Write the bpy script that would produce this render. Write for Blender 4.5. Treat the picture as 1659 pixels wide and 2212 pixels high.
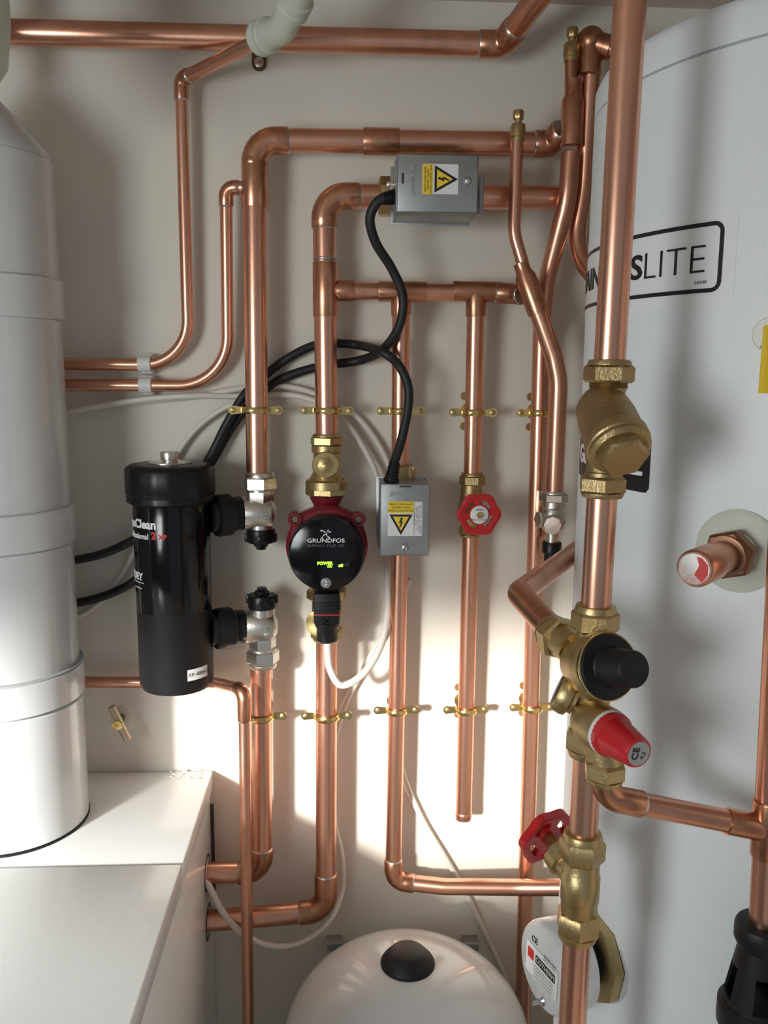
import bpy, bmesh, math, random
from mathutils import Vector as V, Matrix as M
random.seed(4)
for o in list(bpy.data.objects): bpy.data.objects.remove(o)
SC = bpy.context.scene; COL = SC.collection
R_ = math.radians
# ---------------------------------------------------------------- camera
CAM = V((0, -1.12, 1.50)); PITCH, YAW, ROLL, F = R_(9.2), R_(3.0), R_(0.53), 1850.0
fwd = V((math.sin(YAW)*math.cos(PITCH), math.cos(YAW)*math.cos(PITCH), -math.sin(PITCH)))
r0 = V((math.cos(YAW), -math.sin(YAW), 0)); u0 = r0.cross(fwd)
rt = r0*math.cos(ROLL) + u0*math.sin(ROLL); up = u0*math.cos(ROLL) - r0*math.sin(ROLL)
cd = bpy.data.cameras.new('camera'); cam = bpy.data.objects.new('camera', cd); COL.objects.link(cam)
cam.matrix_world = M(((rt.x, up.x, -fwd.x, CAM.x), (rt.y, up.y, -fwd.y, CAM.y), (rt.z, up.z, -fwd.z, CAM.z), (0, 0, 0, 1)))
cd.sensor_fit = 'HORIZONTAL'; cd.sensor_width = 36; cd.lens = F/1659*36; cd.clip_start = .01
SC.camera = cam
def ray(px, py): return fwd + rt*((px-829.5)/F) + up*((1106-py)/F)
def W(px, py, dw=0.0):                      # the point seen at (px,py) that stands dw in front of the back wall
    d = ray(px, py); return CAM + d*((-dw-CAM.y)/d.y)
def S(px, py, dw):                          # metres per pixel there
    d = ray(px, py); return ((-dw-CAM.y)/d.y)/F
# ---------------------------------------------------------------- world, lights, exposure
w = bpy.data.worlds.new('sky'); SC.world = w; w.use_nodes = True
bg = w.node_tree.nodes['Background']; bg.inputs[0].default_value = (.72, .85, 1, 1); bg.inputs[1].default_value = .3
SUND = V((.60, 1, -.33)).normalized()
sd = bpy.data.lights.new('sun', 'SUN'); sd.energy = 8.0; sd.angle = R_(5.5); sd.color = (1, .96, .9)
so = bpy.data.objects.new('sun', sd); COL.objects.link(so); so.rotation_euler = SUND.to_track_quat('-Z', 'Y').to_euler(); so.location = (-2, -3, 3)
def area(name, loc, target, sx, sy, power, color):
    d = bpy.data.lights.new(name, 'AREA'); d.shape = 'RECTANGLE'; d.size = sx; d.size_y = sy; d.energy = power; d.color = color
    o = bpy.data.objects.new(name, d); COL.objects.link(o); o.location = loc
    o.rotation_euler = (V(target)-V(loc)).to_track_quat('-Z', 'Y').to_euler()
area('window_daylight', (-1.75, -2.7, 1.65), (.1, 0, 1.1), 1.6, 1.3, 29, (1, .98, .93))
area('left_front_fill', (-.80, -1.38, 1.38), (.15, -.3, .9), .35, .5, 7.0, (.88, .95, .96))  # fill lamp added to brighten the cylinder and boiler top
vs = SC.view_settings; vs.view_transform = 'Standard'; vs.look = 'None'; vs.gamma = 1; vs.use_curve_mapping = False; vs.exposure = 0.0

# ---------------------------------------------------------------- materials
def mat(name, col, rough=.5, metal=0.0, var=None, vscale=20, vamt=.5, bump=0, bscale=200, rvar=0, coat=0, emit=None, spec=.5, stretch=None):
    m = bpy.data.materials.new(name); m.use_nodes = True; nt = m.node_tree; N = nt.nodes; L = nt.links
    p = N['Principled BSDF']; p.inputs['Base Color'].default_value = (*col, 1); p.inputs['Roughness'].default_value = rough
    p.inputs['Metallic'].default_value = metal; p.inputs['Coat Weight'].default_value = coat; p.inputs['Specular IOR Level'].default_value = spec
    if emit: p.inputs['Emission Color'].default_value = (*col, 1); p.inputs['Emission Strength'].default_value = emit
    tc = N.new('ShaderNodeTexCoord'); src = tc.outputs['Object']
    if stretch:
        mp = N.new('ShaderNodeMapping'); mp.inputs['Scale'].default_value = stretch; L.new(src, mp.inputs[0]); src = mp.outputs[0]
    if var:
        n = N.new('ShaderNodeTexNoise'); n.inputs['Scale'].default_value = vscale; n.inputs['Detail'].default_value = 6; n.inputs['Roughness'].default_value = .65
        L.new(src, n.inputs[0])
        cr = N.new('ShaderNodeValToRGB'); cr.color_ramp.elements[0].position = .42; cr.color_ramp.elements[1].position = .75
        cr.color_ramp.elements[0].color = (0, 0, 0, 1); cr.color_ramp.elements[1].color = (vamt, vamt, vamt, 1); L.new(n.outputs[0], cr.inputs[0])
        mx = N.new('ShaderNodeMix'); mx.data_type = 'RGBA'; mx.inputs[6].default_value = (*col, 1); mx.inputs[7].default_value = (*var, 1)
        L.new(cr.outputs[0], mx.inputs[0]); L.new(mx.outputs[2], p.inputs['Base Color'])
        if rvar:
            mr = N.new('ShaderNodeMapRange'); mr.inputs[3].default_value = rough-rvar; mr.inputs[4].default_value = rough+rvar
            L.new(n.outputs[0], mr.inputs[0]); L.new(mr.outputs[0], p.inputs['Roughness'])
    if bump:
        n2 = N.new('ShaderNodeTexNoise'); n2.inputs['Scale'].default_value = bscale; n2.inputs['Detail'].default_value = 3
        L.new(tc.outputs['Object'], n2.inputs[0]); b = N.new('ShaderNodeBump'); b.inputs['Strength'].default_value = bump; b.inputs['Distance'].default_value = .002
        L.new(n2.outputs[0], b.inputs['Height']); L.new(b.outputs[0], p.inputs['Normal'])
    return m
m_wall = mat('painted_plaster', (.80, .765, .68), .75, bump=.25, bscale=90, var=(.74, .70, .65), vscale=4, vamt=.35)
m_room = mat('dark_unseen_walls', (.27, .25, .235), .7, var=(.2, .18, .16), vscale=5)  # unseen side and front walls, darkened to cut their bounced light
m_ceil = mat('ceiling_paint', (.62, .55, .50), .85, bump=.2, bscale=120)
m_floor = mat('floor_boards', (.35, .26, .18), .6, var=(.25, .18, .12), vscale=6)
m_cu = mat('copper', (.82, .44, .31), .31, 1, var=(.50, .23, .15), vscale=20, vamt=.5, rvar=.05, stretch=(1, 1, .4))
m_cuf = mat('copper_fitting', (.70, .35, .225), .30, 1, var=(.36, .17, .09), vscale=34, vamt=.7, rvar=.06, bump=.02, bscale=120)
m_cud = mat('tarnished_copper', (.56, .28, .17), .34, 1, var=(.28, .13, .07), vscale=30, vamt=.85, rvar=.06, bump=.03, bscale=120)
m_solder = mat('solder', (.62, .58, .54), .3, 1, var=(.3, .25, .2), vscale=120, vamt=.6)
m_brass = mat('cast_brass', (.58, .44, .22), .40, 1, var=(.40, .29, .13), vscale=60, vamt=.6, bump=.15, bscale=400)
m_brassd = mat('dull_brass', (.46, .34, .17), .45, 1, var=(.30, .21, .09), vscale=50, vamt=.6, bump=.25, bscale=500)
m_brassp = mat('bright_brass', (.80, .60, .25), .22, 1, var=(.5, .34, .12), vscale=60, vamt=.4)
m_bronze = mat('aged_bronze', (.22, .16, .10), .45, 1, var=(.12, .08, .05), vscale=80)
m_nick = mat('nickel', (.72, .69, .63), .32, 1, var=(.5, .46, .4), vscale=70, vamt=.4, bump=.08, bscale=300)
m_galv = mat('galvanised_steel', (.42, .44, .44), .42, .85, var=(.33, .35, .35), vscale=40, vamt=.5, rvar=.06)
m_steel = mat('zinc_screw', (.62, .63, .62), .3, 1)
m_blk = mat('black_plastic', (.007, .007, .008), .35, var=(.014, .014, .014), vscale=50, vamt=.3, spec=.35)
m_blks = mat('satin_black_plastic', (.008, .008, .009), .48, bump=.15, bscale=700, spec=.35)
m_blkg = mat('gloss_black_film', (.005, .005, .006), .14, spec=.4)
m_rub = mat('black_rubber', (.012, .012, .013), .5, bump=.1, bscale=600)
m_red = mat('red_paint', (.55, .012, .018), .35, coat=.3, var=(.40, .01, .015), vscale=40, vamt=.4)
m_redp = mat('pump_red', (.20, .008, .018), .38, bump=.12, bscale=350, coat=.2)
m_enam = mat('white_enamel', (.66, .67, .675), .2, coat=.4, bump=.02, bscale=20)
m_case = mat('white_powder_coat', (.84, .87, .865), .22, coat=.3, bump=.05, bscale=700)
m_tank = mat('tank_white', (.80, .845, .86), .42, bump=.12, bscale=600)
m_vess = mat('vessel_white', (.62, .635, .645), .2, coat=.4, var=(.52, .53, .53), vscale=7, vamt=.25)
m_wpl = mat('white_plastic', (.74, .73, .70), .4)
m_cream = mat('cream_plastic', (.62, .65, .56), .45, var=(.55, .57, .5), vscale=30, vamt=.5, bump=.1, bscale=200)
m_wcab = mat('white_cable', (.74, .70, .64), .45)
m_seam = mat('dark_seam', (.05, .04, .04), .8)
m_seamg = mat('grey_seam', (.46, .48, .49), .6)
m_yel = mat('yellow_print', (.90, .64, .05), .4)
m_wlab = mat('white_sticker', (.80, .80, .80), .35)
m_tlab = mat('clear_sticker', (.83, .86, .87), .3)
m_ink = mat('black_ink', (.012, .012, .012), .4)
m_inkg = mat('grey_ink', (.16, .16, .16), .4)
m_white = mat('white_print', (.85, .85, .85), .4)
m_redi = mat('red_print', (.62, .03, .03), .4)
m_led = mat('green_led', (.35, 1, .04), .5, emit=2.2)
m_btn = mat('grey_button', (.30, .31, .32), .4)
m_dust = mat('plaster_dust', (.74, .70, .62), .9)
m_silv = mat('flaked_paint', (.62, .60, .56), .3, .8, var=(.65, .06, .05), vscale=55, vamt=1)

# ---------------------------------------------------------------- object helpers
ROOT = {}
def thing(name, label, cat, loc, group=None):
    o = bpy.data.objects.new(name, None); COL.objects.link(o); o.location = loc; o.empty_display_size = .02
    o['label'] = label; o['category'] = cat
    if group: o['group'] = group
    ROOT[o] = V(loc); return o
def perp(d):
    d = V(d).normalized(); a = V((0, 0, 1)) if abs(d.z) < .9 else V((1, 0, 0))
    u = d.cross(a).normalized(); return d, u, d.cross(u).normalized()
class B:                                    # collects geometry in world coordinates
    def __init__(s): s.bm = bmesh.new()
    def rings(s, rings, cap=True, closed=True):
        vr = [[s.bm.verts.new(p) for p in r] for r in rings]; n = len(vr[0])
        for a, b in zip(vr, vr[1:]):
            for i in range(n if closed else n-1):
                j = (i+1) % n
                try: s.bm.faces.new((a[i], a[j], b[j], b[i]))
                except ValueError: pass
        if cap:
            for r in (vr[0][::-1], vr[-1]):
                try: s.bm.faces.new(r)
                except ValueError: pass
        return s
    def lathe(s, o, d, prof, n=32, rot=0, mod=None, cap=True):   # prof: (radius, distance along d)
        d, u, v = perp(d); o = V(o); rr = []
        for r, t in prof:
            rr.append([o + d*t + (u*math.cos(a)+v*math.sin(a))*max(r, 1e-5)*(mod(a) if mod else 1) for a in [rot+2*math.pi*i/n for i in range(n)]])
        return s.rings(rr, cap)
    def hexa(s, o, d, r, h, rot=0, n=6):
        return s.lathe(o, d, [(r*.88, 0), (r, h*.14), (r, h*.86), (r*.88, h)], n, rot)
    def tube(s, pts, r, n=20, cap=True, rr=None):
        P = [V(p) for p in pts]; t = (P[1]-P[0]).normalized(); _, u, v = perp(t); rings = []
        for i, p in enumerate(P):
            if 0 < i < len(P)-1: t2 = ((P[i+1]-p).normalized() + (p-P[i-1]).normalized()).normalized()
            elif i == 0: t2 = t
            else: t2 = (p-P[i-1]).normalized()
            q = t.rotation_difference(t2); u = q @ u; t = t2; v = t.cross(u)
            k = rr[i] if rr else r
            rings.append([p + (u*math.cos(a)+v*math.sin(a))*k for a in [2*math.pi*j/n for j in range(n)]])
        return s.rings(rings, cap)
    def box(s, c, size, bev=0, mtx=None, seg=2):
        m = bmesh.new(); bmesh.ops.create_cube(m, size=1)
        for v in m.verts: v.co = V((v.co.x*size[0], v.co.y*size[1], v.co.z*size[2]))
        if bev: bmesh.ops.bevel(m, geom=list(m.edges), offset=bev, segments=seg, affect='EDGES', profile=.5)
        for v in m.verts: v.co = ((mtx @ v.co) if mtx else v.co) + V(c)
        me = bpy.data.meshes.new('t'); m.to_mesh(me); m.free(); s.bm.from_mesh(me); bpy.data.meshes.remove(me); return s
    def poly(s, pts, h, nrm):                # an outline given thickness h along nrm
        vs_ = [s.bm.verts.new(V(p)) for p in pts]; vt = [s.bm.verts.new(V(p)+V(nrm)*h) for p in pts]; n = len(vs_)
        s.bm.faces.new(vs_[::-1]); s.bm.faces.new(vt)
        for i in range(n): s.bm.faces.new((vs_[i], vs_[(i+1) % n], vt[(i+1) % n], vt[i]))
        return s
    def ball(s, c, r, n=20):
        return s.lathe(V(c), (0, 0, 1), [(r*math.cos(a), r*math.sin(a)) for a in [R_(-90+180*i/10) for i in range(11)]], n)
    def end(s, name, m, parent=None, label=None, smooth=38, flip=True):
        if flip: bmesh.ops.recalc_face_normals(s.bm, faces=s.bm.faces)
        me = bpy.data.meshes.new(name); s.bm.to_mesh(me); s.bm.free()
        for p in me.polygons: p.use_smooth = True
        me.set_sharp_from_angle(angle=R_(smooth)); me.materials.append(m)
        o = bpy.data.objects.new(name, me); COL.objects.link(o)
        if parent:
            me.transform(M.Translation(-ROOT[parent])); o.parent = parent; ROOT[o] = ROOT[parent]
        if label: o['label'] = label
        return o
def struct(o): o['kind'] = 'structure'; return o
def fillet(pts, Rs, n=9):                    # polyline with rounded corners
    P = [V(p) for p in pts]; out = [P[0]]
    for i in range(1, len(P)-1):
        R = Rs[i-1] if isinstance(Rs, (list, tuple)) else Rs
        a = (P[i-1]-P[i]).normalized(); b = (P[i+1]-P[i]).normalized(); ang = a.angle(b)
        if R <= 0 or ang > 3.10: out.append(P[i]); continue
        t = R/math.tan(ang/2); t = min(t, .48*(P[i-1]-P[i]).length if i > 1 else .95*(P[i-1]-P[i]).length, .48*(P[i+1]-P[i]).length if i < len(P)-2 else .95*(P[i+1]-P[i]).length)
        R = t*math.tan(ang/2); c = P[i] + (a+b).normalized()*(R/math.sin(ang/2)); s0 = P[i]+a*t-c; s1 = P[i]+b*t-c
        q = s0.rotation_difference(s1); ax, th = q.axis, q.angle
        for k in range(n+1): out.append(c + (M.Rotation(th*k/n, 3, ax) @ s0))
    out.append(P[-1]); return out
def spline(pts, n=8):                        # smooth curve through points
    P = [V(p) for p in pts]; P = [P[0]*2-P[1]] + P + [P[-1]*2-P[-2]]; out = []
    for i in range(1, len(P)-2):
        for k in range(n):
            t = k/n; a, b, c, d = P[i-1:i+3]
            out.append(.5*((2*b)+(c-a)*t+(2*a-5*b+4*c-d)*t*t+(3*b-a-3*c+d)*t**3))
    out.append(P[-2]); return out
def sleeve(a, b, r, name, parent, m=None, n=24, e=.0016):  # soldered straight socket over a pipe from a to b
    a, b = V(a), V(b); L = (b-a).length; R = r+e
    return B().lathe(a, b-a, [(r*.98, 0), (R*.985, 0), (R, .0006), (R, L-.0006), (R*.985, L), (r*.98, L)], n).end(name, m or m_cuf, parent)
def elbow(pa, pc, pb, r, R, la, lb, name, parent, m=None, e=.0016):
    pa, pc, pb = V(pa), V(pc), V(pb); a = (pa-pc).normalized(); b = (pb-pc).normalized()
    path = fillet([pc+a*la, pc, pc+b*lb], R, 10); path = [path[0], path[0]-a*.0006] + path[1:-1] + [path[-1]-b*.0006, path[-1]]
    k = r+e; rr = [k*.97] + [k]*(len(path)-2) + [k*.97]
    o = B().tube(path, k, 24, True, rr).end(name, m or m_cuf, parent)
    for p, d in ((pc+a*la, a), (pc+b*lb, b)):
        q = B().lathe(p-d*.0004, d, [(r, 0), (k*.97, 0), (r+.0006, .0016), (r, .0022)], 24).end('solder_ring', m_solder, o)
    return o
def nut(c, d, r, h, name, parent, m, rot=0, ring=True):   # compression nut with a rounded collar on the +d side
    b = B().hexa(c, d, r, h, rot)
    if ring: b.lathe(V(c)+V(d).normalized()*h*.98, d, [(r*.86, 0), (r*.86, h*.12), (r*.80, h*.3), (r*.7, h*.32)], 24)
    return b.end(name, m, parent)
def text(body, size, mtx, m, parent, name='lettering', ext=.0002, off=0.0, align='CENTER', warp=None, space=1.0, sub=0):
    cu = bpy.data.curves.new('t', 'FONT'); cu.body = body; cu.size = size; cu.align_x = align; cu.align_y = 'CENTER'; cu.extrude = ext; cu.offset = off; cu.resolution_u = 3; cu.space_character = space
    o = bpy.data.objects.new('t', cu); COL.objects.link(o); dg = bpy.context.evaluated_depsgraph_get()
    me = bpy.data.meshes.new_from_object(o.evaluated_get(dg)); bpy.data.objects.remove(o)
    if sub:
        bm = bmesh.new(); bm.from_mesh(me)
        bmesh.ops.subdivide_edges(bm, edges=[e for e in bm.edges if e.calc_length() > sub], cuts=3); bm.to_mesh(me); bm.free()
    for v in me.vertices: v.co = warp(v.co) if warp else mtx @ v.co
    me.name = name; me.materials.clear(); me.materials.append(m)
    q = bpy.data.objects.new(name, me); COL.objects.link(q)
    if parent: me.transform(M.Translation(-ROOT[parent])); q.parent = parent; ROOT[q] = ROOT[parent]
    return q
def face(c, rot=0):                          # frame of a flat thing facing the room (x right, y up), turned by rot
    return M.Translation(V(c)) @ M.Rotation(math.pi/2, 4, 'X') @ M.Rotation(rot, 4, 'Z')
def frame(c, n, upv=(0, 0, 1)):              # x,y in the plane facing n
    n = V(n).normalized(); x = V(upv).cross(n).normalized(); y = n.cross(x)
    return M(((x.x, y.x, n.x, c[0]), (x.y, y.y, n.y, c[1]), (x.z, y.z, n.z, c[2]), (0, 0, 0, 1)))
def mpts(mtx, pts, z=0): return [mtx @ V((x, y, z)) for x, y in pts]
def rrect(w, h, r, n=4):
    out = []
    for cx, cy, a0 in ((w/2-r, h/2-r, 0), (-w/2+r, h/2-r, 90), (-w/2+r, -h/2+r, 180), (w/2-r, -h/2+r, 270)):
        for k in range(n+1): a = R_(a0+90*k/n); out.append((cx+r*math.cos(a), cy+r*math.sin(a)))
    return out
def plate(mtx, outline, h, name, m, parent, label=None):
    n = (mtx.to_3x3() @ V((0, 0, 1))).normalized()
    return B().poly(mpts(mtx, outline), h, n).end(name, m, parent, label)
def strip(mtx, pts, wd, h, name, m, parent, closed=False):   # flat stroke along a 2-D polyline
    n = (mtx.to_3x3() @ V((0, 0, 1))).normalized(); b = B(); k = len(pts)
    for i in range(k if closed else k-1):
        p, q = V(pts[i]), V(pts[(i+1) % k]); d = (q-p).normalized()*wd/2; e = V((-d.y, d.x)); d = d*.8
        b.poly(mpts(mtx, [p-d-e, q+d-e, q+d+e, p-d+e]), h, n)
    return b.end(name, m, parent)

r28, r22, r15 = .014, .011, .0075
# ================================================================ SETTING
zc = W(1200, 9, 0).z
def slab(name, c, size, m): return struct(B().box(c, size).end(name, m))
slab('wall_back', (.1, .05, 1.1), (2.6, .1, 2.4), m_wall)
slab('ceiling', (.1, -.9, zc+.05), (2.6, 2.0, .1), m_ceil)
slab('floor', (.1, -.9, -.05), (2.6, 2.0, .1), m_floor)
slab('wall_left', (-1.75, -.9, 1.1), (.1, 2.0, 2.4), m_room)
slab('wall_right', (.95, -.9, 1.1), (.1, 2.0, 2.4), m_room)
# the wall behind the camera with its small window (left) and doorway (right)
WX0, WX1, WZ0, WZ1 = -1.45, -.54, 1.31, 1.65
fw = B()
for x0, x1, z0, z1 in ((-1.7, WX0, 0, zc), (WX0, WX1, 0, WZ0), (WX0, WX1, WZ1, zc), (WX1, -.2, 0, zc), (-.2, .7, 1.98, zc), (.7, .9, 0, zc)):
    fw.box(((x0+x1)/2, -1.55, (z0+z1)/2), (x1-x0, .08, z1-z0))
struct(fw.end('wall_front', m_room))

# ================================================================ BOILER and FLUE
ZB = W(460, 1662, 0).z; XB = W(460, 1662, 0).x
bo = thing('boiler', 'big white boiler cabinet with the flue rising from its flat top', 'boiler', (XB-.3, -.3, .0))
B().box((XB-.3, -.305, (ZB-.03)/2+.001), (.594, .594, ZB-.034), .003).end('cabinet', m_case, bo)
ys = W(388, 1871, 0); d_ = ray(388, 1871); ysm = (CAM + d_*((ZB-CAM.z)/d_.z)).y
B().box((XB-.3, (ysm+.0-.002)/2-.001, ZB-.013), (.6, abs(ysm)-.004, .026), .002).end('rear_lid', m_case, bo)
B().box((XB-.3, (ysm-.605)/2, ZB-.012), (.6, .605+ysm-.001, .030), .0022).end('front_lid', m_case, bo)
B().box((XB-.0015, -.012, ZB-.115), (.006, .003, .14), 0).end('panel_gap', m_seam, bo)
for py, nm in ((1884, 'upper'), (1990, 'lower')):
    c = W(452, py, .05); c.x = XB
    B().lathe(c-V((.004, 0, 0)), (1, 0, 0), [(.0245, 0), (.0245, .0012), (.0205, .0016), (.0205, .0006)], 28).end('pipe_hole', m_seam, bo)
# flakes of plaster on the lid by the wall
du = B()
for i in range(60):
    c = W(365+random.random()*75, 1664, .004+random.random()*.02); c.z = ZB+.001; s_ = .0006+random.random()*.0016
    du.lathe(c, (0, 0, 1), [(s_, 0), (s_*.8, s_*.5), (s_*.3, s_*.8)], 5)
o = du.end('plaster_crumbs', m_dust); o['label'] = 'scatter of plaster crumbs at the back of the white boiler top'; o['category'] = 'debris'; o['kind'] = 'stuff'

rf = .084; FX = W(152, 1200, .125).x - rf*.985; FY = -.126
fl = thing('flue_pipe', 'thick white enamelled flue pipe at the left edge with overlapping collars', 'flue', (FX, FY, ZB))
def fz(py): return W(140, py, .126).z
def fsec(z0, z1, ra, rb, name): return B().lathe((FX, FY, z0), (0, 0, 1), [(ra*.97, 0), (ra, .0015), (rb, z1-z0-.0015), (rb*.97, z1-z0)], 72).end(name, m_enam, fl)
B().lathe((FX, FY, ZB), (0, 0, 1), [(rf+.0035, 0), (rf+.0035, .0025), (rf, .004)], 72).end('base_seal', m_blks, fl)
fsec(ZB+.002, fz(1505), rf+.0025, rf+.0025, 'flue_section')
fsec(fz(1500), fz(1432), rf+.005, rf+.005, 'collar')
B().lathe((FX, FY, fz(1432)), (0, 0, 1), [(rf+.0045, 0), (rf+.0045, .0015), (rf, .002)], 72).end('gasket', m_seamg, fl)
fsec(fz(1434), fz(1172), rf, rf, 'flue_section')
fsec(fz(1172), fz(1092), rf+.003, rf+.003, 'collar')
fsec(fz(1094), fz(690), rf-.001, rf-.001, 'flue_section')
fsec(fz(692), fz(604), rf+.003, rf+.003, 'collar')
fsec(fz(606), fz(345), rf-.001, rf-.001, 'flue_section')
B().lathe((FX, FY, fz(347)), (0, 0, 1), [(rf-.001, 0), (rf-.002, .006), (rf-.075, fz(165)-fz(347)), (.018, fz(130)-fz(347))], 72).end('cone', m_enam, fl)
B().lathe((FX, FY, fz(140)), (0, 0, 1), [(.019, 0), (.019, zc-fz(140)-.002)], 32).end('upper_pipe', m_enam, fl)
# pale rounded plastic vessel edge, top left
c = W(-92, 20, .30); rr_ = 105*S(0, 40, .30)
pv = thing('plastic_drum', 'cream rounded plastic drum just peeking in at the top left corner', 'drum', c)
B().lathe(c-V((0, 0, .055)), (0, 0, 1), [(.01, -.012), (rr_*.6, -.008), (rr_*.9, .012), (rr_, .045), (rr_, .12), (rr_*.95, .13)], 48).end('drum_body', m_cream, pv)
B().lathe(c+V((0, 0, .06)), (0, 0, 1), [(rr_*.5, 0), (rr_*.5, zc-c.z-.061)], 32).end('hanging_neck', m_cream, pv)

# ================================================================ HOT WATER CYLINDER
TC = V((.471, -.32, 0)); TR = .235
def T(px, py):                               # (angle, z, point) where the ray meets the cylinder
    d = ray(px, py); a = d.x**2+d.y**2; ox, oy = CAM.x-TC.x, CAM.y-TC.y; b = 2*(ox*d.x+oy*d.y); c = ox*ox+oy*oy-TR*TR
    q = b*b-4*a*c; t = (-b-math.sqrt(max(q, 0)))/(2*a); p = CAM+d*t; return math.atan2(p.y-TC.y, p.x-TC.x) % (2*math.pi), p.z, p
zt = T(1400, 66)[1]; zs = T(1395, 165)[1]
tk = thing('water_cylinder', 'tall pale grey-white hot water cylinder filling the right side', 'tank', (TC.x, TC.y, 0))
B().lathe((TC.x, TC.y, 0.005), (0, 0, 1), [(TR-.005, 0), (TR, .004), (TR, zs-.0062)], 160).end('tank_shell', m_tank, tk)
B().lathe((TC.x, TC.y, zs-.0012), (0, 0, 1), [(TR-.003, 0), (TR+.0001, .0001), (TR+.0001, .0011), (TR-.003, .0012)], 160).end('lid_seam', m_seamg, tk)
B().lathe((TC.x, TC.y, zs), (0, 0, 1), [(TR-.002, 0), (TR, .001), (TR, zt-zs-.012), (TR-.004, zt-zs-.004), (TR-.012, zt-zs), (.02, zt-zs+.004)], 160).end('tank_lid', m_tank, tk)
def cyl(s, z, h=.0004): return V((TC.x+(TR+h)*math.cos(s/TR), TC.y+(TR+h)*math.sin(s/TR), z))
def cpatch(s0, s1, z0, z1, h, rad, name, m, parent):      # rounded patch lying on the cylinder
    b = B(); n = 48; rows = []
    for i in range(n+1):
        s = s0+(s1-s0)*i/n; e = min(s-s0, s1-s); k = rad-math.sqrt(max(rad*rad-(rad-e)**2, 0)) if e < rad else 0
        rows.append([cyl(s, z0+k, 0), cyl(s, z0+k, h), cyl(s, z1-k, h), cyl(s, z1-k, 0)])
    b.rings(rows, True); return b.end(name, m, parent)
def cframe(s0, s1, z0, z1, wd, rad, name, m, parent):
    b = B(); w_, h_ = s1-s0, z1-z0; out = []
    def ol(w_, h_, r):
        pts = rrect(w_, h_, r, 6); res = []
        for i in range(len(pts)):
            p, q = V(pts[i]), V(pts[(i+1) % len(pts)]); k = max(1, int((q-p).length/.006))
            for j in range(k): res.append((p+(q-p)*j/k, i))
        return res
    oo = rrect(w_, h_, rad, 6); ii = rrect(w_-2*wd, h_-2*wd, max(rad-wd, .0015), 6); cs, cz = (s0+s1)/2, (z0+z1)/2; O, I = [], []
    for i in range(len(oo)):
        j = (i+1) % len(oo); k = max(1, int((V(oo[j])-V(oo[i])).length/.006))
        for t in range(k): O.append(V(oo[i]).lerp(V(oo[j]), t/k)); I.append(V(ii[i]).lerp(V(ii[j]), t/k))
    n = len(O); vo = [b.bm.verts.new(cyl(cs+p.x, cz+p.y, .0009)) for p in O]; vi = [b.bm.verts.new(cyl(cs+p.x, cz+p.y, .0009)) for p in I]
    vo2 = [b.bm.verts.new(cyl(cs+p.x, cz+p.y, .0002)) for p in O]; vi2 = [b.bm.verts.new(cyl(cs+p.x, cz+p.y, .0002)) for p in I]
    for i in range(n):
        j = (i+1) % n
        b.bm.faces.new((vo[i], vo[j], vi[j], vi[i])); b.bm.faces.new((vo[i], vo2[i], vo2[j], vo[j])); b.bm.faces.new((vi[i], vi[j], vi2[j], vi2[i]))
    return b.end(name, m, parent)
aR, zR0, _ = T(1557, 630); zR1 = T(1557, 476)[1]
sR = aR*TR; a1, z1_, _ = T(1393, 600); a2 = T(1524, 560)[0]; s1_, s2_ = a1*TR, a2*TR
lw = s2_-s1_
st = cpatch(sR-.262, sR+.010, zR0-.010, zR1+.010, .0004, .006, 'name_sticker', m_tlab, tk)
cframe(sR-.255, sR, zR0, zR1, .0032, .008, 'sticker_border', m_ink, st)
zb_, zt_ = T(1500, 590)[1], T(1500, 532)[1]
def cwarp(s0, zmid, h, sx=1, sz=1): return lambda c: cyl(s0+c.x*sx, zmid+c.y*sz, h+c.z)
zmid = (zb_+zt_)/2; ch = zt_-zb_
def ctext(body, s_a, s_b, zmid, height, m, off, parent, name='lettering', h=.0007, sub=.004):   # fit body between two arc positions
    q = text(body, 1, M.Identity(4), m, None, name, .0003, off, 'LEFT', None, 1.0)
    xs = [v.co.x for v in q.data.vertices]; ysv = [v.co.y for v in q.data.vertices]; x0, x1, y0, y1 = min(xs), max(xs), min(ysv), max(ysv)
    bm = bmesh.new(); bm.from_mesh(q.data); bmesh.ops.triangulate(bm, faces=bm.faces)
    kx = (s_b-s_a)/(x1-x0); ky = height/(y1-y0)
    for _ in range(3):
        es = [e for e in bm.edges if abs(e.verts[0].co.x-e.verts[1].co.x)*abs(kx) > sub]
        if es: bmesh.ops.subdivide_edges(bm, edges=es, cuts=1); bmesh.ops.triangulate(bm, faces=bm.faces)
    bm.to_mesh(q.data); bm.free()
    for v in q.data.vertices: v.co = cyl(s_a+(v.co.x-x0)*kx, zmid+(v.co.y-(y0+y1)/2)*ky, h+v.co.z)
    q.data.transform(M.Translation(-ROOT[parent])); q.parent = parent; ROOT[q] = ROOT[parent]; return q
ctext('LITE', s1_, s2_, zmid, ch, m_ink, -.018, st)
sS = T(1388, 600)[0]*TR; wS = (sS-T(1294, 600)[0]*TR)*2.22
ctext('STAINLESS', sS-wS, sS, zmid, ch, m_ink, .022, st)
ctext('LA940', sR-.022, sR-.012, zR0+.008, .0025, m_inkg, 0, st, 'small_print')
g0 = T(1405, 1000)[0]*TR; gl = T(1256, 1000)[0]*TR; gz0, gz1 = T(1402, 1066)[1], T(1402, 948)[1]
gs = cpatch(gl-.014, g0, gz0, gz1, .0005, .004, 'maker_sticker', m_ink, tk)
ctext('GLEDHILL', gl-.004, g0-.008, (gz0+gz1)/2, (gz1-gz0)*.40, m_white, .03, gs)
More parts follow.
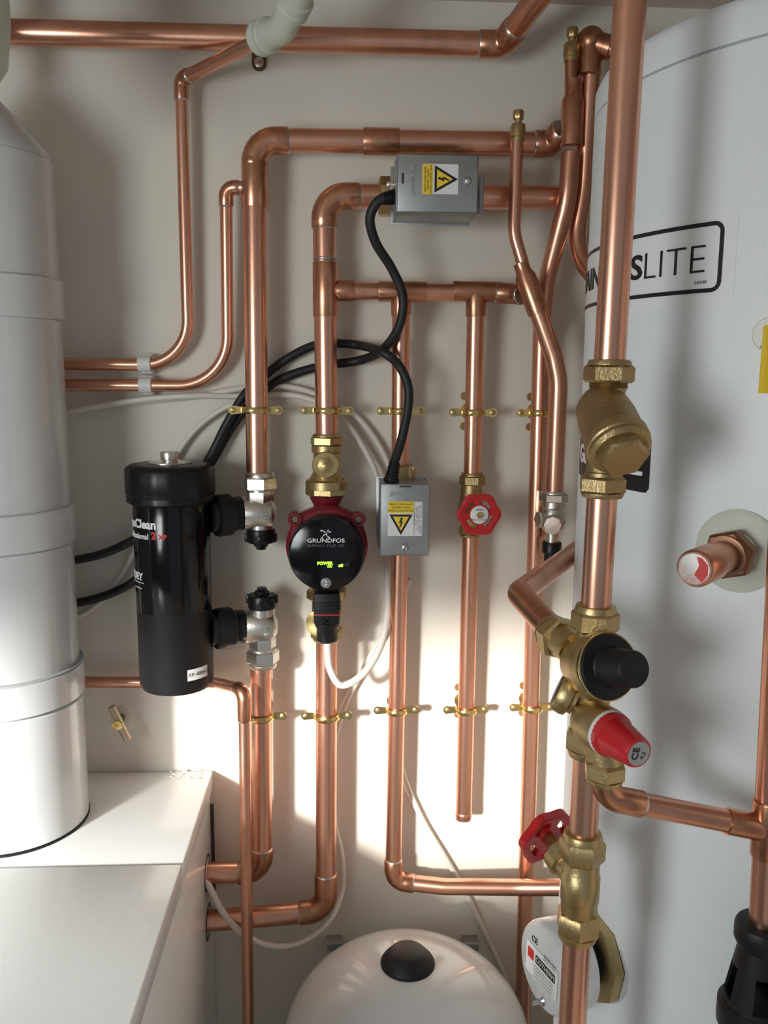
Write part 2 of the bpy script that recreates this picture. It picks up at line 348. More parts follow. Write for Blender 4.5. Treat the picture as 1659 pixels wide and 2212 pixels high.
# sensor pocket plate and yellow tag at the right edge
aq, zq, pq = T(1664, 722); nq = V((math.cos(aq), math.sin(aq), 0))
sp = thing('thermostat_plate', 'round cream plate behind the yellow tag at the right edge', 'plate', pq)
B().lathe(pq-nq*.001, nq, [(.0125, 0), (.0125, .003), (.0115, .004), (.0095, .004)], 40).end('disc', m_wpl, sp)
fr = frame(pq+nq*.0031, nq)
for k, tx in enumerate('STATO'): text(tx, .0035, fr @ M.Rotation(R_(150+k*22), 4, 'Z') @ M.Translation((0, .0105, 0)) , m_ink, sp, 'lettering')
cy = W(1672, 777, .520)
yt = thing('yellow_tag', 'bright yellow plastic tag cut off by the right edge', 'tag', cy)
B().box(cy, (55*S(1659, 777, .520), .004, 144*S(1659, 777, .520)), .0008).end('tag_body', m_yel, yt)
B().tube([cy+V((.004, .001, 0)), cy+V((.010, .05, 0))], .003, 12).end('tag_stem', m_blk, yt)
# capped tapping
at, ztp, pt = T(1594, 1190); nt_ = V((math.cos(at), math.sin(at), 0)); et = (W(1492, 1219, .50)-pt)
cp = thing('capped_tapping', 'copper stub with red-smeared cap and cream flange on the tank side', 'pipe', pt)
B().lathe(pt-nt_*.002, nt_, [(.0325, 0), (.0325, .0035), (.030, .005), (.014, .0055)], 56).end('flange', m_cream, cp)
B().lathe(pt, nt_, [(.0155, .004), (.0155, .012)], 32).end('boss', m_wpl, cp)
m_ag = mat('aged_copper', (.30, .16, .10), .38, 1, var=(.16, .08, .05), vscale=40, vamt=.7)
B().hexa(pt+nt_*.011, nt_, .0195, .013, .3).end('hex_nut', m_ag, cp)
B().lathe(pt+nt_*.023, nt_, [(.0155, 0), (.0155, .006), (.012, .0065)], 32).end('collar', m_ag, cp)
B().lathe(pt+nt_*.028, nt_, [(.0118, 0), (.0118, .034), (.0132, .0345), (.0132, .037)], 32).end('stub', m_cuf, cp)
B().lathe(pt+nt_*.056, nt_, [(.0136, 0), (.0136, .026), (.0130, .0282), (.0118, .0292), (.0, .0292)], 40).end('end_cap', m_cuf, cp)
B().lathe(pt+nt_*.0851, nt_, [(.0117, 0), (.0110, .0006), (.0, .0008)], 40).end('flaked_face', m_silv, cp)
plate(frame(pt+nt_*.0859, nt_), [(.0005, -.004), (.006, -.0085), (.0098, -.003), (.0095, .004), (.005, .0085), (.0015, .009), (.0035, .003)], .0002, 'red_smear', m_redi, cp)

# ================================================================ COPPER PIPE RUNS
def run(name, label, pts, r, R, m=None, group=None, loc=None):
    root = thing(name, label, 'pipe', loc or V(pts[0]), group)
    B().tube(fillet(pts, R, 12), r, 24).end('tube', m or m_cu, root); return root
# 1 high 28 mm pipe across the top
a, c, b = W(-120, 66, .05), W(1086, 97, .05), W(1240, -110, .17)
p = run('copper_pipe', 'thick copper pipe running across the top of the wall', [a, c, b], r28, .02)
elbow(a, c, b, r28, .018, .028, .028, 'elbow', p)
# 2 15 mm pipe to the plastic bend
a, b, c, e = W(-160, 785, .022), W(408, 788, .022), W(391, 172, .03), W(575, 80, .115)
p = run('copper_pipe', 'thin copper pipe with top elbow slanting up to the white plastic bend', [a, b, c, e], r15, [.055, .012])
elbow(b, c, e, r15, .010, .022, .014, 'elbow', p, e=.0013)
wb = thing('plastic_bend', 'off-white plastic pipe bend at the top with a thick socket', 'pipe fitting', e)
q0, q1, q2 = W(566, 82, .110), W(610, 62, .145), W(668, -60, .21)
B().tube(fillet([q0, q1, q2], .022, 10), .0150, 28).end('bend', m_cream, wb)
dd = (q1-q0).normalized(); B().lathe(q0-dd*.004, dd, [(.0155, 0), (.0185, .0015), (.0185, .010), (.0175, .0115), (.0185, .013), (.0185, .018), (.016, .020)], 36).end('socket_collar', m_cream, wb)
dd = (q2-q1).normalized(); qq = q1+dd*.026; B().lathe(qq, dd, [(.0155, 0), (.018, .0015), (.018, .007), (.0168, .0085), (.018, .010), (.018, .018), (.0155, .020)], 36).end('socket_collar', m_cream, wb)
# 3 second 15 mm pipe, tees into the 28 mm riser
a, b, c, e = W(-160, 831, .022), W(493, 833, .022), W(488, 405, .038), W(545, 405, .043)
p = run('copper_pipe', 'thin copper pipe bending up to join the left thick riser', [a, b, c, e], r15, [.062, .012])
elbow(b, c, e, r15, .011, .021, .016, 'elbow', p, e=.0013)
# 4 left 28 mm riser and its run to the right
a, c, b = W(556, 1022, .045), W(549, 303, .045), W(1196, 311, .045)
p = run('copper_pipe', 'left thick copper riser with big top elbow running right above the valve box', [a, c, b], r28, .03)
elbow(a, c, b, r28, .026, .029, .040, 'elbow', p)
sleeve(W(549.5, 343, .045), W(550.5, 449, .045), r28, 'tee', p)
sleeve(W(785, 305, .045), W(862, 306.5, .045), r28, 'coupling', p)
e = W(1232, 262, .075); elbow(W(1100, 310, .045), W(1190, 311, .045), e, r28, .016, .020, .022, 'elbow', p, m_cud)
# 5 second riser
a, c, b = W(706, 945, .045), W(700, 423, .045), W(1226, 428, .045)
p = run('copper_pipe', 'second thick copper riser with elbow feeding the upper valve box', [a, c, b], r28, .03)
elbow(a, c, b, r28, .026, .037, .042, 'elbow', p)
sleeve(W(703, 567, .045), W(703.6, 684, .045), r28, 'tee', p)
B().lathe(W(702.4, 560, .045), (0, 0, 1), [(r28, -.002), (r28+.0009, -.001), (r28+.0009, .001), (r28, .002)], 24).end('solder_ring', m_solder, p)
# 6 manifold
a, b = W(722, 628, .045), W(1108, 634, .045)
p = run('copper_manifold', 'horizontal copper manifold of tees linking the risers', [a, b], r22, .01)
sleeve(W(728, 628, .045), W(766, 628.5, .045), r22, 'branch_socket', p)
for x0, x1, xc, yb in ((818, 921, 866.5, 681), (979, 1083, 1028, 684)):
    t_ = sleeve(W(x0, 629, .045), W(x1, 631, .045), r22, 'tee', p, m_cud if x0 > 900 else None)
    sleeve(W(xc, 636, .045), W(xc, yb, .044), r22, 'tee_branch', p)
elbow(W(1040, 631, .045), W(1112, 634, .05), W(1150, 640, .085), r22, .012, .022, .015, 'elbow', p, m_cud)
# 7 third riser
p = run('copper_pipe', 'third copper riser dropping from the manifold to the lower valve box', [W(866.5, 660, .044), W(864, 1015, .036)], r22, .01)
a, b, c, e, g = W(864, 1190, .036), W(849, 1903, .036), W(960, 1915, .05), W(1130, 1917, .065), W(1275, 1917, .10)
p = run('copper_pipe', 'copper pipe below the lower valve box turning right at its foot', [a, b, c, e, g], r22, [.022, .08, .1])
elbow(a, b, c, r22, .018, .032, .028, 'elbow', p)
# 8 fourth riser
p = run('copper_pipe', 'fourth copper riser from the manifold to the red handwheel', [W(1028, 662, .044), W(1020, 1030, .036)], r22, .01)
a, b = W(1017, 1145, .036), W(1001, 1768, .036)
p = thing('copper_pipe', 'capped copper tail hanging below the small red handwheel', 'pipe', b)
B().tube([a, b], r22, 24).end('tube', m_cu, p)
dn = (b-a).normalized(); B().lathe(b-dn*.0105, dn, [(r22, 0), (r22+.0005, .001), (r22+.0005, .007), (r22*.85, .011), (r22*.5, .0125), (0, .013)], 24).end('end_cap', m_cu, p)
# 9 fifth riser with air vent on top
pts = [W(1234, 145, .075), W(1233, 330, .075), W(1226, 430, .075), W(1180, 610, .045), W(1170, 720, .034), W(1127, 2240, .034)]
p = run('copper_pipe', 'fifth copper riser with an S-bend and brass vent, nearest the tank', pts[1:], r22, [.12, .12, .12, .1])
B().tube([W(1234, 128, .075), W(1234, 200, .075)], r15, 24).end('vent_tube', m_cud, p)
B().lathe(W(1233, 317, .075), (0, 0, 1), [(r22, 0), (r22+.0022, .0004), (r22+.0022, .050), (r22, .0545), (r15+.0022, .0575), (r15+.0022, .073), (r15, .0734)], 28).end('reducer', m_cuf, p)
sleeve(W(1166, 1057, .034), W(1163, 1156, .034), r22, 'coupling', p)
def vent(px, py, dw, k, label):
    c = W(px, py, dw); v = thing('air_vent', label, 'vent', c)
    B().lathe(c, (0, 0, 1), [(.0085*k, 0), (.0085*k, .004*k), (.0094*k, .005*k), (.0094*k, .018*k), (.008*k, .0205*k), (.0045*k, .021*k), (.0045*k, .027*k)], 28).end('vent_body', m_brass, v)
    B().lathe(c+V((0, 0, .026*k)), (0, 0, 1), [(.0062*k, 0), (.0068*k, .001*k), (.0068*k, .0095*k), (.006*k, .0105*k)], 8).end('vent_cap', m_brass, v)
vent(1234, 134, .075, 1, 'tall brass air vent beside the tank top')
# 10 front pipe with vent, reducer and drop to the drain valve
pts = [W(1117, 305, .085), W(1110, 505, .085), W(1144, 618, .085), W(1158, 660, .085)]
p = run('copper_pipe', 'copper pipe with slanted reducer crossing the fifth riser', pts, r15, [.07, .05])
t0, t1, t2 = W(1127, 566, .085), W(1133, 592, .085), W(1163, 676, .085)
d = (t2-t1).normalized(); L1 = (t1-t0).length; L2 = (t2-t1).length
B().lathe(t1-d*L1, d, [(r15, 0), (r15+.0014, .0004), (r15+.0014, L1-.004), (r22+.0016, L1+.004), (r22+.0016, L1+L2), (r22, L1+L2+.0003)], 28).end('reducer', m_cuf, p)
pts = [t2-d*.01, W(1196, 768, .085), W(1207, 822, .085), W(1197, 1068, .08)]
B().tube(fillet(pts, [.09, .09], 12), r22, 24).end('lower_tube', m_cu, p)
vent(1118, 306, .085, .93, 'short brass air vent right of the upper valve box')
# 11 pipe behind the tank edge
a, b, c, e = W(1281, 96, .075), W(1262, 400, .06), W(1238, 545, .05), W(1290, 720, .05); e = V((TC.x-.13, TC.y+.17, e.z))
p = run('copper_pipe', 'copper pipe with round top elbow curving away behind the tank', [a, b, c, e], r22, [.2, .11], m_cu)
k = W(1276, 90, .075)
B().ball(k, .0165, 28).lathe(k, (0, 0, -1), [(.0135, 0), (.0135, .036), (.0128, .0365), (.011, .037)], 28).end('corner_tee', m_cud, p)
B().lathe(k, W(1322, 105, .085)-k, [(.0128, 0), (.0128, .018), (.0135, .0185), (.0135, .026), (.012, .027), (.012, .17)], 28).end('side_branch', m_cud, p)
# 12 lower left 28 mm pieces into the boiler
a, c, b = W(563, 1430, .045), W(566, 1884, .045), W(440, 1885, .045); b.x = XB-.01
p = run('copper_pipe', 'thick copper drop below the black filter entering the boiler side', [a, c, b], r28, .03)
elbow(a, c, b, r28, .026, .035, .031, 'elbow', p, m_cud)
a, c, b = W(706, 1375, .045), W(704, 1967, .045), W(440, 1990, .055); b.x = XB-.01
p = run('copper_pipe', 'thick copper drop below the pump entering the boiler side', [a, c, b], r28, .03)
elbow(a, c, b, r28, .026, .055, .036, 'elbow', p, m_cud)
# 13 15 mm pipe, front drop
a, b, c, e = W(-120, 1472, .022), W(462, 1474, .022), W(527, 1490, .085), W(537, 2240, .085)
p = run('copper_pipe', 'thin copper pipe from behind the flue dropping in front of a thick pipe', [a, b, c, e], r15, [.035, .014])
elbow(b, c, e, r15, .013, .016, .040, 'elbow', p, e=.0013)

# ================================================================ PIPE CLIPS
def clip(px, py, dw, r, label, ears=(-1, 1), extra=False, dz=0):
    c = W(px, py, dw); t = thing('pipe_clip', label, 'clip', (c.x, 0, c.z), 'brass pipe clips')
    b = B(); path = [c+V(((r+.0022)*math.cos(a), -(r+.0022)*math.sin(a), 0)) for a in [R_(-5+190*i/20) for i in range(21)]]
    rings = []
    for i, p_ in enumerate(path):
        a = R_(-5+190*i/20); o_ = V((math.cos(a), -math.sin(a), 0))
        rings.append([p_+o_*.0020*math.cos(f)+V((0, 0, .0042*math.sin(f))) for f in [2*math.pi*j/10 for j in range(10)]])
    b.rings(rings).end('band', m_brassp, t)
    for s in ears:
        x0 = c.x+s*(r+.001); fm = face((0, 0, 0))
        ol = [(x0, c.z-.004), (x0+s*.013, c.z-.0052)] + [(x0+s*(.013+.0056*math.sin(R_(180*i/8))), c.z-.0056*math.cos(R_(180*i/8))) for i in range(9)] + [(x0+s*.013, c.z+.0052), (x0, c.z+.004)]
        b = B().poly([V((x, c.y+.0015, z)) for x, z in ol], .0022, (0, -1, 0)); e = b.end('ear', m_brassp, t)
        sc = V((x0+s*.013, c.y-.0007, c.z))
        B().lathe(sc, (0, -1, 0), [(.0036, 0), (.0034, .0012), (.002, .0019), (.0, .002)], 14).box(sc+V((0, -.0019, 0)), (.0042, .0006, .0009)).end('screw', m_brass, e)
    B().lathe((c.x, 0, c.z), (0, -1, 0), [(.011, 0), (.011, .002), (.0045, .003), (.0045, -c.y-r-.0005)], 20).end('wall_stud', m_brassp, t)
    if extra:
        for s in (-1, 1):
            e = B().poly([V((c.x-r*.60+x, -.002, c.z+s*(.0195+z))) for x, z in [(.0048*math.cos(R_(30*i)), .0052*math.sin(R_(30*i))) for i in range(12)]], .003, (0, -1, 0)).end('back_plate', m_brass, t)
CL = [(552, 886, .045, r28, 'brass clip with both ears showing on the leftmost thick riser'), (706.5, 887, .045, r28, 'brass clip on the second thick riser above the pump'),
      (866, 888, .040, r22, 'brass clip on the third riser, partly under the black cable'), (1022, 891, .040, r22, 'brass clip on the fourth riser above the small red handwheel'),
      (1167, 892, .034, r22, 'dull brass clip on the fifth riser behind the slanting pipe'), (564, 1547, .045, r28, 'brass clip low down beside the thin pipe elbow'),
      (706, 1546, .045, r28, 'brass clip on the thick pipe below the pump'), (856.5, 1534, .036, r22, 'brass clip low on the pipe below the lower valve box'),
      (1006.5, 1533, .036, r22, 'brass clip low on the capped copper tail'), (1149, 1528, .034, r22, 'brass clip low on the fifth riser near the valve group')]
for i, (x, y, dw, r, lb) in enumerate(CL): clip(x, y, dw, r, lb, (-1, 1) if i != 5 else (1,), i in (3, 4, 8, 9))
# plastic twin clips
for px, py, lb in ((313, 786, 'white plastic clip on the upper of two thin pipes'), (315, 832, 'white plastic clip on the lower of two thin pipes')):
    c = W(px, py, .022); t = thing('plastic_clip', lb, 'clip', (c.x, 0, c.z), 'white plastic pipe clips')
    B().box((c.x, -.008, c.z), (.0165, .016, .0245), .0015).end('clip_base', m_wpl, t)
    rings = []
    for i in range(13):
        a = R_(15*i); rings.append([c+V((x, -math.sin(a)*q, math.cos(a)*q)) for x, q in ((-.0078, .0076), (-.0078, .0098), (.0078, .0098), (.0078, .0076))])
    B().rings(rings).end('clip_jaw', m_wpl, t)
# T-bar wall bracket and stray pipe ring
c = W(256, 1563, .045); base = W(262, 1550, 0)
t = thing('wall_bracket', 'old brass T-bar bracket screwed to the wall above the boiler', 'bracket', (base.x, 0, base.z))
B().lathe((base.x, 0, base.z), (0, -1, 0), [(.015, 0), (.0145, .0012), (.009, .0015)], 9, .4, lambda a: 1+.14*math.sin(3*a)).end('plaster_ring', m_dust, t)
B().tube([V((base.x, 0, base.z)), c+V((0, .004, 0))], .0055, 20).end('stem', m_bronze, t)
d = W(276, 1598, .045)-W(240, 1526, .045); d1 = d.normalized()
B().lathe(W(240, 1526, .045), d, [(.0046, 0), (.0055, .001), (.0055, d.length-.001), (.0046, d.length)], 20).end('cross_bar', mat('worn_brass', (.50, .43, .32), .42, .9), t)
B().lathe(c+V((0, -.004, 0)), (0, -1, 0), [(.0070, 0), (.0070, .002), (.006, .003), (.004, .0032)], 24).box(c+V((0, -.0075, 0)), (.0055, .0012, .0014), 0, M.Rotation(.5, 3, 'Y')).box(c+V((0, -.0075, 0)), (.0014, .0012, .0055), 0, M.Rotation(.5, 3, 'Y')).end('cross_head_screw', m_brassp, t)
c = W(560, 122, 0)
t = thing('pipe_bracket', 'dark bronze ring bracket screwed under the white plastic bend', 'bracket', (c.x, 0, c.z))
B().poly([V((c.x+x, 0, c.z+z)) for x, z in rrect(.017, .034, .008, 6)], .004, (0, -1, 0)).end('bracket_plate', m_bronze, t)
B().lathe((c.x, -.004, c.z-.008), (0, -1, 0), [(.0058, 0), (.0058, .0015), (.003, .0025)], 18).end('screw', m_nick, t)
z28 = W(560, 84, .05)
rings = []
for i in range(25):
    a = 2*math.pi*i/24; o_ = V((0, math.cos(a), math.sin(a))); rings.append([z28+o_*(r28+q)+V((x, 0, 0)) for x, q in ((-.005, .0004), (-.005, .0034), (.005, .0034), (.005, .0004))])
B().rings(rings, False).end('ring', m_bronze, t)

# ================================================================ MAGNETIC FILTER
ft, fb = W(369, 1062, .075), W(383, 1482, .075)
fa = (fb-ft).normalized(); fL = (fb-ft).length; fr_ = .0455
fi = thing('magnetic_filter', 'black cylindrical system filter with screw cap and white lettering', 'filter', fb)
B().lathe(ft, fa, [(.046, 0), (.046, .006), (fr_, .007), (fr_, fL-.010), (fr_*.93, fL-.003), (fr_*.75, fL)], 64).end('canister', m_blks, fi)
B().lathe(ft+fa*.012, fa, [(fr_+.0003, 0), (fr_+.0004, .0002), (fr_+.0004, .132), (fr_+.0003, .1322)], 64).end('glossy_wrap', m_blkg, fi)
B().lathe(ft-fa*.034, fa, [(.040, -.001), (.047, 0), (.052, .003), (.0535, .006), (.0535, .034), (.052, .0365), (.0525, .038), (.0525, .044), (.050, .046)], 72, 0, lambda a: 1-.012*(math.cos(18*a) > .8)).end('screw_cap', m_blk, fi)
B().lathe(ft-fa*.0352, -fa, [(.026, 0), (.026, .0012), (.022, .002), (.010, .002)], 48).end('cap_disc', m_nick, fi)
B().lathe(ft-fa*.0365, -fa, [(.0085, 0), (.0085, .002), (.0105, .003), (.0115, .010), (.0105, .0125), (.006, .013)], 32).end('air_bleed', m_nick, fi)
B().lathe(fb+fa*-.001, fa, [(.016, 0), (.016, .003), (.009, .004), (.009, .007)], 24).end('drain_plug', m_nick, fi)
# lettering wrapped round the canister
fx = V((1, 0, 0)); fx = (fx-fa*fx.dot(fa)).normalized(); fyv = fa.cross(fx)
if fyv.y > 0: fyv = -fyv
def fwarp(ang0, t, h): return lambda c_: ft+fa*(t-c_.y)+(fx*math.sin(ang0+c_.x/fr_)+fyv*math.cos(ang0+c_.x/fr_))*(fr_+.0006+c_.z+h)
text('MagnaClean', .0145, None, m_white, fi, 'lettering', .0002, .0005, 'RIGHT', fwarp(R_(-12), .034, .0001))
text('Professional', .0094, None, m_white, fi, 'lettering', .0002, .0002, 'RIGHT', fwarp(R_(-25), .0485, .0001))
text('2', .0115, None, m_redi, fi, 'lettering', .0002, .0006, 'RIGHT', fwarp(R_(-13), .047, .0001))
text('XP', .0078, None, m_redi, fi, 'lettering', .0002, .0004, 'LEFT', fwarp(R_(-9), .0482, .0001))
text('\u00ae', .005, None, m_white, fi, 'lettering', .0002, 0, 'LEFT', fwarp(R_(-8), .030, .0001))
text('ADEY', .0125, None, m_white, fi, 'lettering', .0002, .0004, 'RIGHT', fwarp(R_(-40), .0985, .0001))
text('the water treatment professionals', .0024, None, m_white, fi, 'small_print', .0002, 0, 'RIGHT', fwarp(R_(-38), .1055, .0001))
text('www.adey.com', .0030, None, m_white, fi, 'small_print', .0002, 0, 'RIGHT', fwarp(R_(-43), .1125, .0001))
# serial sticker near the foot
def fpatch(a0, a1, t0, t1, h, name, m, par):
    rings = [[ft+fa*t+(fx*math.sin(a)+fyv*math.cos(a))*(fr_+q) for t, q in ((t0, 0), (t0, h), (t1, h), (t1, 0))] for a in [a0+(a1-a0)*i/14 for i in range(15)]]
    return B().rings(rings).end(name, m, par)
sk = fpatch(R_(27), R_(64), fL-.035, fL-.021, .0005, 'serial_sticker', m_wlab, fi)
text('XP-4884-2', .0066, None, m_inkg, fi, 'small_print', .0002, 0, 'CENTER', fwarp(R_(45.5), fL-.028, .0001))
# unions and angle valves
def union(pa, pb, rr):
    d = (pb-pa); L = d.length
    u = B().lathe(pa, d, [(.020, 0), (.020, L*.30), (.021, L*.30)], 40).end('union_arm', m_blk, fi)
    B().lathe(pa+d*.16, d, [(.022, 0), (.0255, .001), (.0262, .004), (.0262, L*.42), (.0245, L*.46), (.021, L*.47)], 48, 0, lambda a: 1-.02*(math.cos(16*a) > .6)).end('union_nut', m_blk, u)
    B().lathe(pa+d*.56, d, [(.0205, 0), (.0215, .002), (.0215, L*.36), (.0205, L*.40)], 48, 0, lambda a: 1-.012*(math.cos(22*a) > .3)).end('union_collar', m_blk, u)
def avalve(cx, cy, s, label, pa, py_nut0, py_nut1, kn):      # s=+1: pipe enters from above
    c = W(cx, cy, .047); t = thing('angle_valve', label, 'valve', c)
    ax = V((0, 0, s))
    B().lathe(c-V((.024, 0, 0)), (1, 0, 0), [(.0195, 0), (.0215, .002), (.0222, .012), (.0215, .030), (.018, .039), (.010, .0435), (.0, .0445)], 36).end('valve_body', m_nick, t)
    B().lathe(c+ax*.010, ax, [(.016, 0), (.0175, .004), (.0175, .024), (.0165, .0265)], 6, .3).end('hex_neck', m_nick, t)
    n0 = abs(W(cx, py_nut0, .047).z-c.z); n1 = abs(W(cx, py_nut1, .047).z-c.z)
    B().lathe(c+ax*(n0-.002), ax, [(.0178, 0), (.0178, .003)], 32).end('olive_ring', m_nick, t)
    nut(c+ax*n0, ax, .0213, (n1-n0)*.78, 'compression_nut', t, m_nick, .3)
    kk = B().lathe(c-ax*.014, -ax, [(.0165, 0), (.0165, .010), (.0172, .0105), (.0172, .014)], 28).end('knob_neck', m_nick, t)
    z0 = abs(W(cx, kn, .047).z-c.z)
    B().lathe(c-ax*(z0-.003), -ax, [(.0172, 0), (.018, .002), (.018, .016), (.0165, .018)], 28).box(c-ax*(z0+.009), (.041, .0085, .012), .0025).box(c-ax*(z0+.009), (.0085, .036, .012), .0025).lathe(c-ax*(z0+.010), -ax, [(.009, 0), (.009, .010), (.0062, .011), (.0062, .014)], 8).end('turn_knob', m_blk, t)
    text('JEFF', .0085, frame(c+V((.008, -.0226, -.002)), (.2, -1, 0)) @ M.Rotation(R_(90), 4, 'Z'), m_nick, t, 'cast_lettering', .0007)
    return c
c1 = avalve(563, 1108, 1, 'chromed angle valve above, black knob pointing down, on filter', None, 1058, 1020, 1146)
c2 = avalve(567, 1352, -1, 'chromed angle valve below, black knob pointing up, on filter', None, 1402, 1440, 1308)
union(W(452, 1116, .070), c1-V((.022, 0, 0)), 0); union(W(452, 1360, .070), c2-V((.022, 0, 0)), 0)

# ================================================================ PUMP AND ITS VALVES
c = W(705, 990, .045)
t = thing('pump_valve', 'brass isolating valve with round spindle above the pump', 'valve', c)
zA, zB_, zC, zD = W(705, 937, .045).z, W(705, 962, .045).z, W(705, 1036, .045).z, W(706, 1068, .045).z
nut(V((c.x, c.y, zB_)), (0, 0, 1), .0205, (zA-zB_)*.78, 'compression_nut', t, m_brass, .25)
B().lathe((c.x, c.y, zC-.002), (0, 0, 1), [(.022, 0), (.020, .006), (.0165, .012), (.0165, zB_-zC-.008), (.0185, zB_-zC-.006), (.0185, zB_-zC+.002)], 36).end('valve_body', m_brass, t)
sx = W(703, 1005, .07)
B().lathe((sx.x, c.y, sx.z), (0, -1, 0), [(.0140, .006), (.0165, .010), (.0165, .022), (.0155, .0235), (.009, .024)], 36).end('spindle_boss', m_brassp, t)
B().hexa((sx.x, c.y-.0235, sx.z), (0, -1, 0), .0105, .006, .2).lathe((sx.x, c.y-.029, sx.z), (0, -1, 0), [(.007, 0), (.007, .004), (.0042, .005), (.0042, .010), (.002, .011)], 20).end('spindle', m_brass, t)
pu = thing('circulating_pump', 'red circulating pump with round black face and green display', 'pump', W(705, 1202, .045))
B().lathe((c.x, c.y, zD-.001), (0, 0, 1), [(.024, 0), (.0268, .002), (.0268, (zC-zD)*.45)], 8, .2).lathe((c.x, c.y, zD+(zC-zD)*.42), (0, 0, 1), [(.0262, 0), (.0262, (zC-zD)*.5), (.024, (zC-zD)*.62)], 40).end('union_nut', m_brass, pu)
zE = W(706, 1280, .045).z; pc = W(705, 1202, .12)
B().lathe((c.x, c.y, zE-.008), (0, 0, 1), [(.0235, 0), (.026, .002), (.026, .012), (.024, .014)], 8, .2).end('union_nut', m_brass, pu)
B().lathe((c.x, c.y, zE+.004), (0, 0, 1), [(.020, 0), (.016, .008), (.018, .03), (.020, .06), (.016, zD-zE-.018), (.021, zD-zE-.008), (.0215, zD-zE-.004)], 32).end('pump_neck', m_redp, pu)
B().lathe((pc.x, -.028, pc.z+.004), (0, -1, 0), [(.032, 0), (.044, .006), (.048, .018), (.0495, .028), (.0505, .034), (.0505, .050), (.0465, .055)], 64, 0, lambda a: 1+.035*max(0, math.cos(4*a+math.pi))**2).end('pump_casing', m_redp, pu)
for sx_ in (-1, 1):
    for sz_ in (1,):
        q = V((pc.x+sx_*.0385, -.070, pc.z+sz_*.0385))
        B().lathe(q, (0, -1, 0), [(.0092, 0), (.0092, .014), (.008, .0155), (.0055, .0155), (.005, .012)], 24).end('bolt_boss', m_redp, pu)
        B().lathe(q+V((0, -.0115, 0)), (0, -1, 0), [(.0046, 0), (.0046, .0035), (.002, .0036)], 6).end('bolt', m_bronze, pu)
fd = -.083
hd = B().lathe((pc.x, fd+.002, pc.z), (0, -1, 0), [(.0448, 0), (.0455, .002), (.0455, .026), (.0448, .028), (.0435, .0288), (.0005, .0288)], 72).end('control_head', m_blkg, pu)
B().lathe((pc.x, fd, pc.z), (0, -1, 0), [(.0461, .016), (.0465, .017), (.0465, .0195), (.0461, .0205)], 72).end('head_ring', m_blks, pu)
FP = fd-.0268
def fpt(px, py): q = W(px, py, -FP); return V((q.x, FP-.0002, q.z))
ks = S(705, 1202, -FP)
text('GRUNDFOS', 12.5*ks, face(fpt(704, 1168)) @ M.Scale(1.22, 4, (1, 0, 0)), m_white, pu, 'lettering', .0002, .00012)
text('ALPHA2 L 15-60 130', 9*ks, face(fpt(703, 1179)), m_inkg, pu, 'small_print', .0002)
fm = face(fpt(703, 1154))
for L_ in ([(-10, 8), (-4, 7.5), (0, 3), (3, -3), (9, -8)], [(-8, -8), (-5, -4), (-2, -1)], [(2, 2.5), (6, 5), (11, 5)], [(6, 9), (4, 5), (0, 3)]):
    strip(fm, [(x*ks, y*ks) for x, y in L_], 2.6*ks, .0003, 'logo_blade', m_white, pu)
text('POWER', 9.5*ks, face(fpt(702, 1217)), m_led, pu, 'lit_display', .0002, .00025)
text('ON', 6.5*ks, face(fpt(712, 1224)), m_led, pu, 'lit_display', .0002, .00015)
plate(face(fpt(736, 1221)), [(-5*ks, -3.5*ks), (5*ks, -3.5*ks), (5*ks, 3.5*ks), (-5*ks, .5*ks)], .0003, 'lit_bar', m_led, pu)
plate(face(fpt(749, 1219)), [(-5*ks, -3.5*ks), (5*ks, -3.5*ks), (5*ks, 5*ks), (-5*ks, 2*ks)], .0003, 'unlit_bar', mat('dim_grey', (.03, .03, .03), .4), pu)
B().lathe(fpt(704, 1259), (0, -1, 0), [(11.5*ks, 0), (11.5*ks, .0008), (10.5*ks, .0012), (0, .0012)], 32).end('button', m_btn, pu)
strip(face(fpt(705, 1259)+V((0, -.0012, 0))), [(-2.5*ks, 5*ks), (3*ks, 0), (-2.5*ks, -5*ks)], 3*ks, .0003, 'button_arrow', m_white, pu)
# plug
pg = V((pc.x, -.085, 0)); zz = lambda py: W(707, py, .085).z
plg = thing('pump_plug', 'black ribbed power plug under the pump face, red ring round it', 'plug', (pg.x, pg.y, zz(1330)))
s7 = S(707, 1330, .085); hh = zz(1283)-zz(1345)
B().box((pg.x, pg.y, (zz(1276)+zz(1345))/2), (56*s7, .028, zz(1276)-zz(1345)), .004).end('plug_body', m_blks, plg)
for py in (1296, 1303, 1310): B().box((pg.x, pg.y, zz(py)), (58.5*s7, .0295, .0018), .0008).end('grip_rib', m_blk, plg)
B().box((pg.x, pg.y, zz(1322)), (57*s7, .0288, .0012), .0004).end('red_ring', m_redi, plg)
B().lathe((pg.x, pg.y, zz(1350)), (0, 0, -1), [(.0155, -.004), (.0155, 0), (.0135, .003), (.0135, .019), (.0115, .021), (.006, .0215)], 10).end('gland_nut', m_blk, plg)
strip(face((pg.x, pg.y-.0142, zz(1335))), [(-.005, -.004), (.004, .005)], .0018, .0004, 'logo_blade', m_blkg, plg); strip(face((pg.x, pg.y-.0142, zz(1335))), [(.005, -.004), (-.004, .004)], .0018, .0004, 'logo_blade', m_blkg, plg)
t = thing('pump_valve', 'brass isolating valve half hidden behind the pump plug', 'valve', (c.x, c.y, zE))
zN0, zN1 = W(706, 1355, .045).z, W(706, 1384, .045).z
B().lathe((c.x, c.y, zN0), (0, 0, 1), [(.0185, 0), (.0165, .004), (.0165, .012), (.019, .018), (.019, zE-zN0-.008)], 32).end('valve_body', m_brass, t)
nut(V((c.x, c.y, zN0)), (0, 0, -1), .0212, (zN0-zN1)*.75, 'compression_nut', t, m_brass, .25)
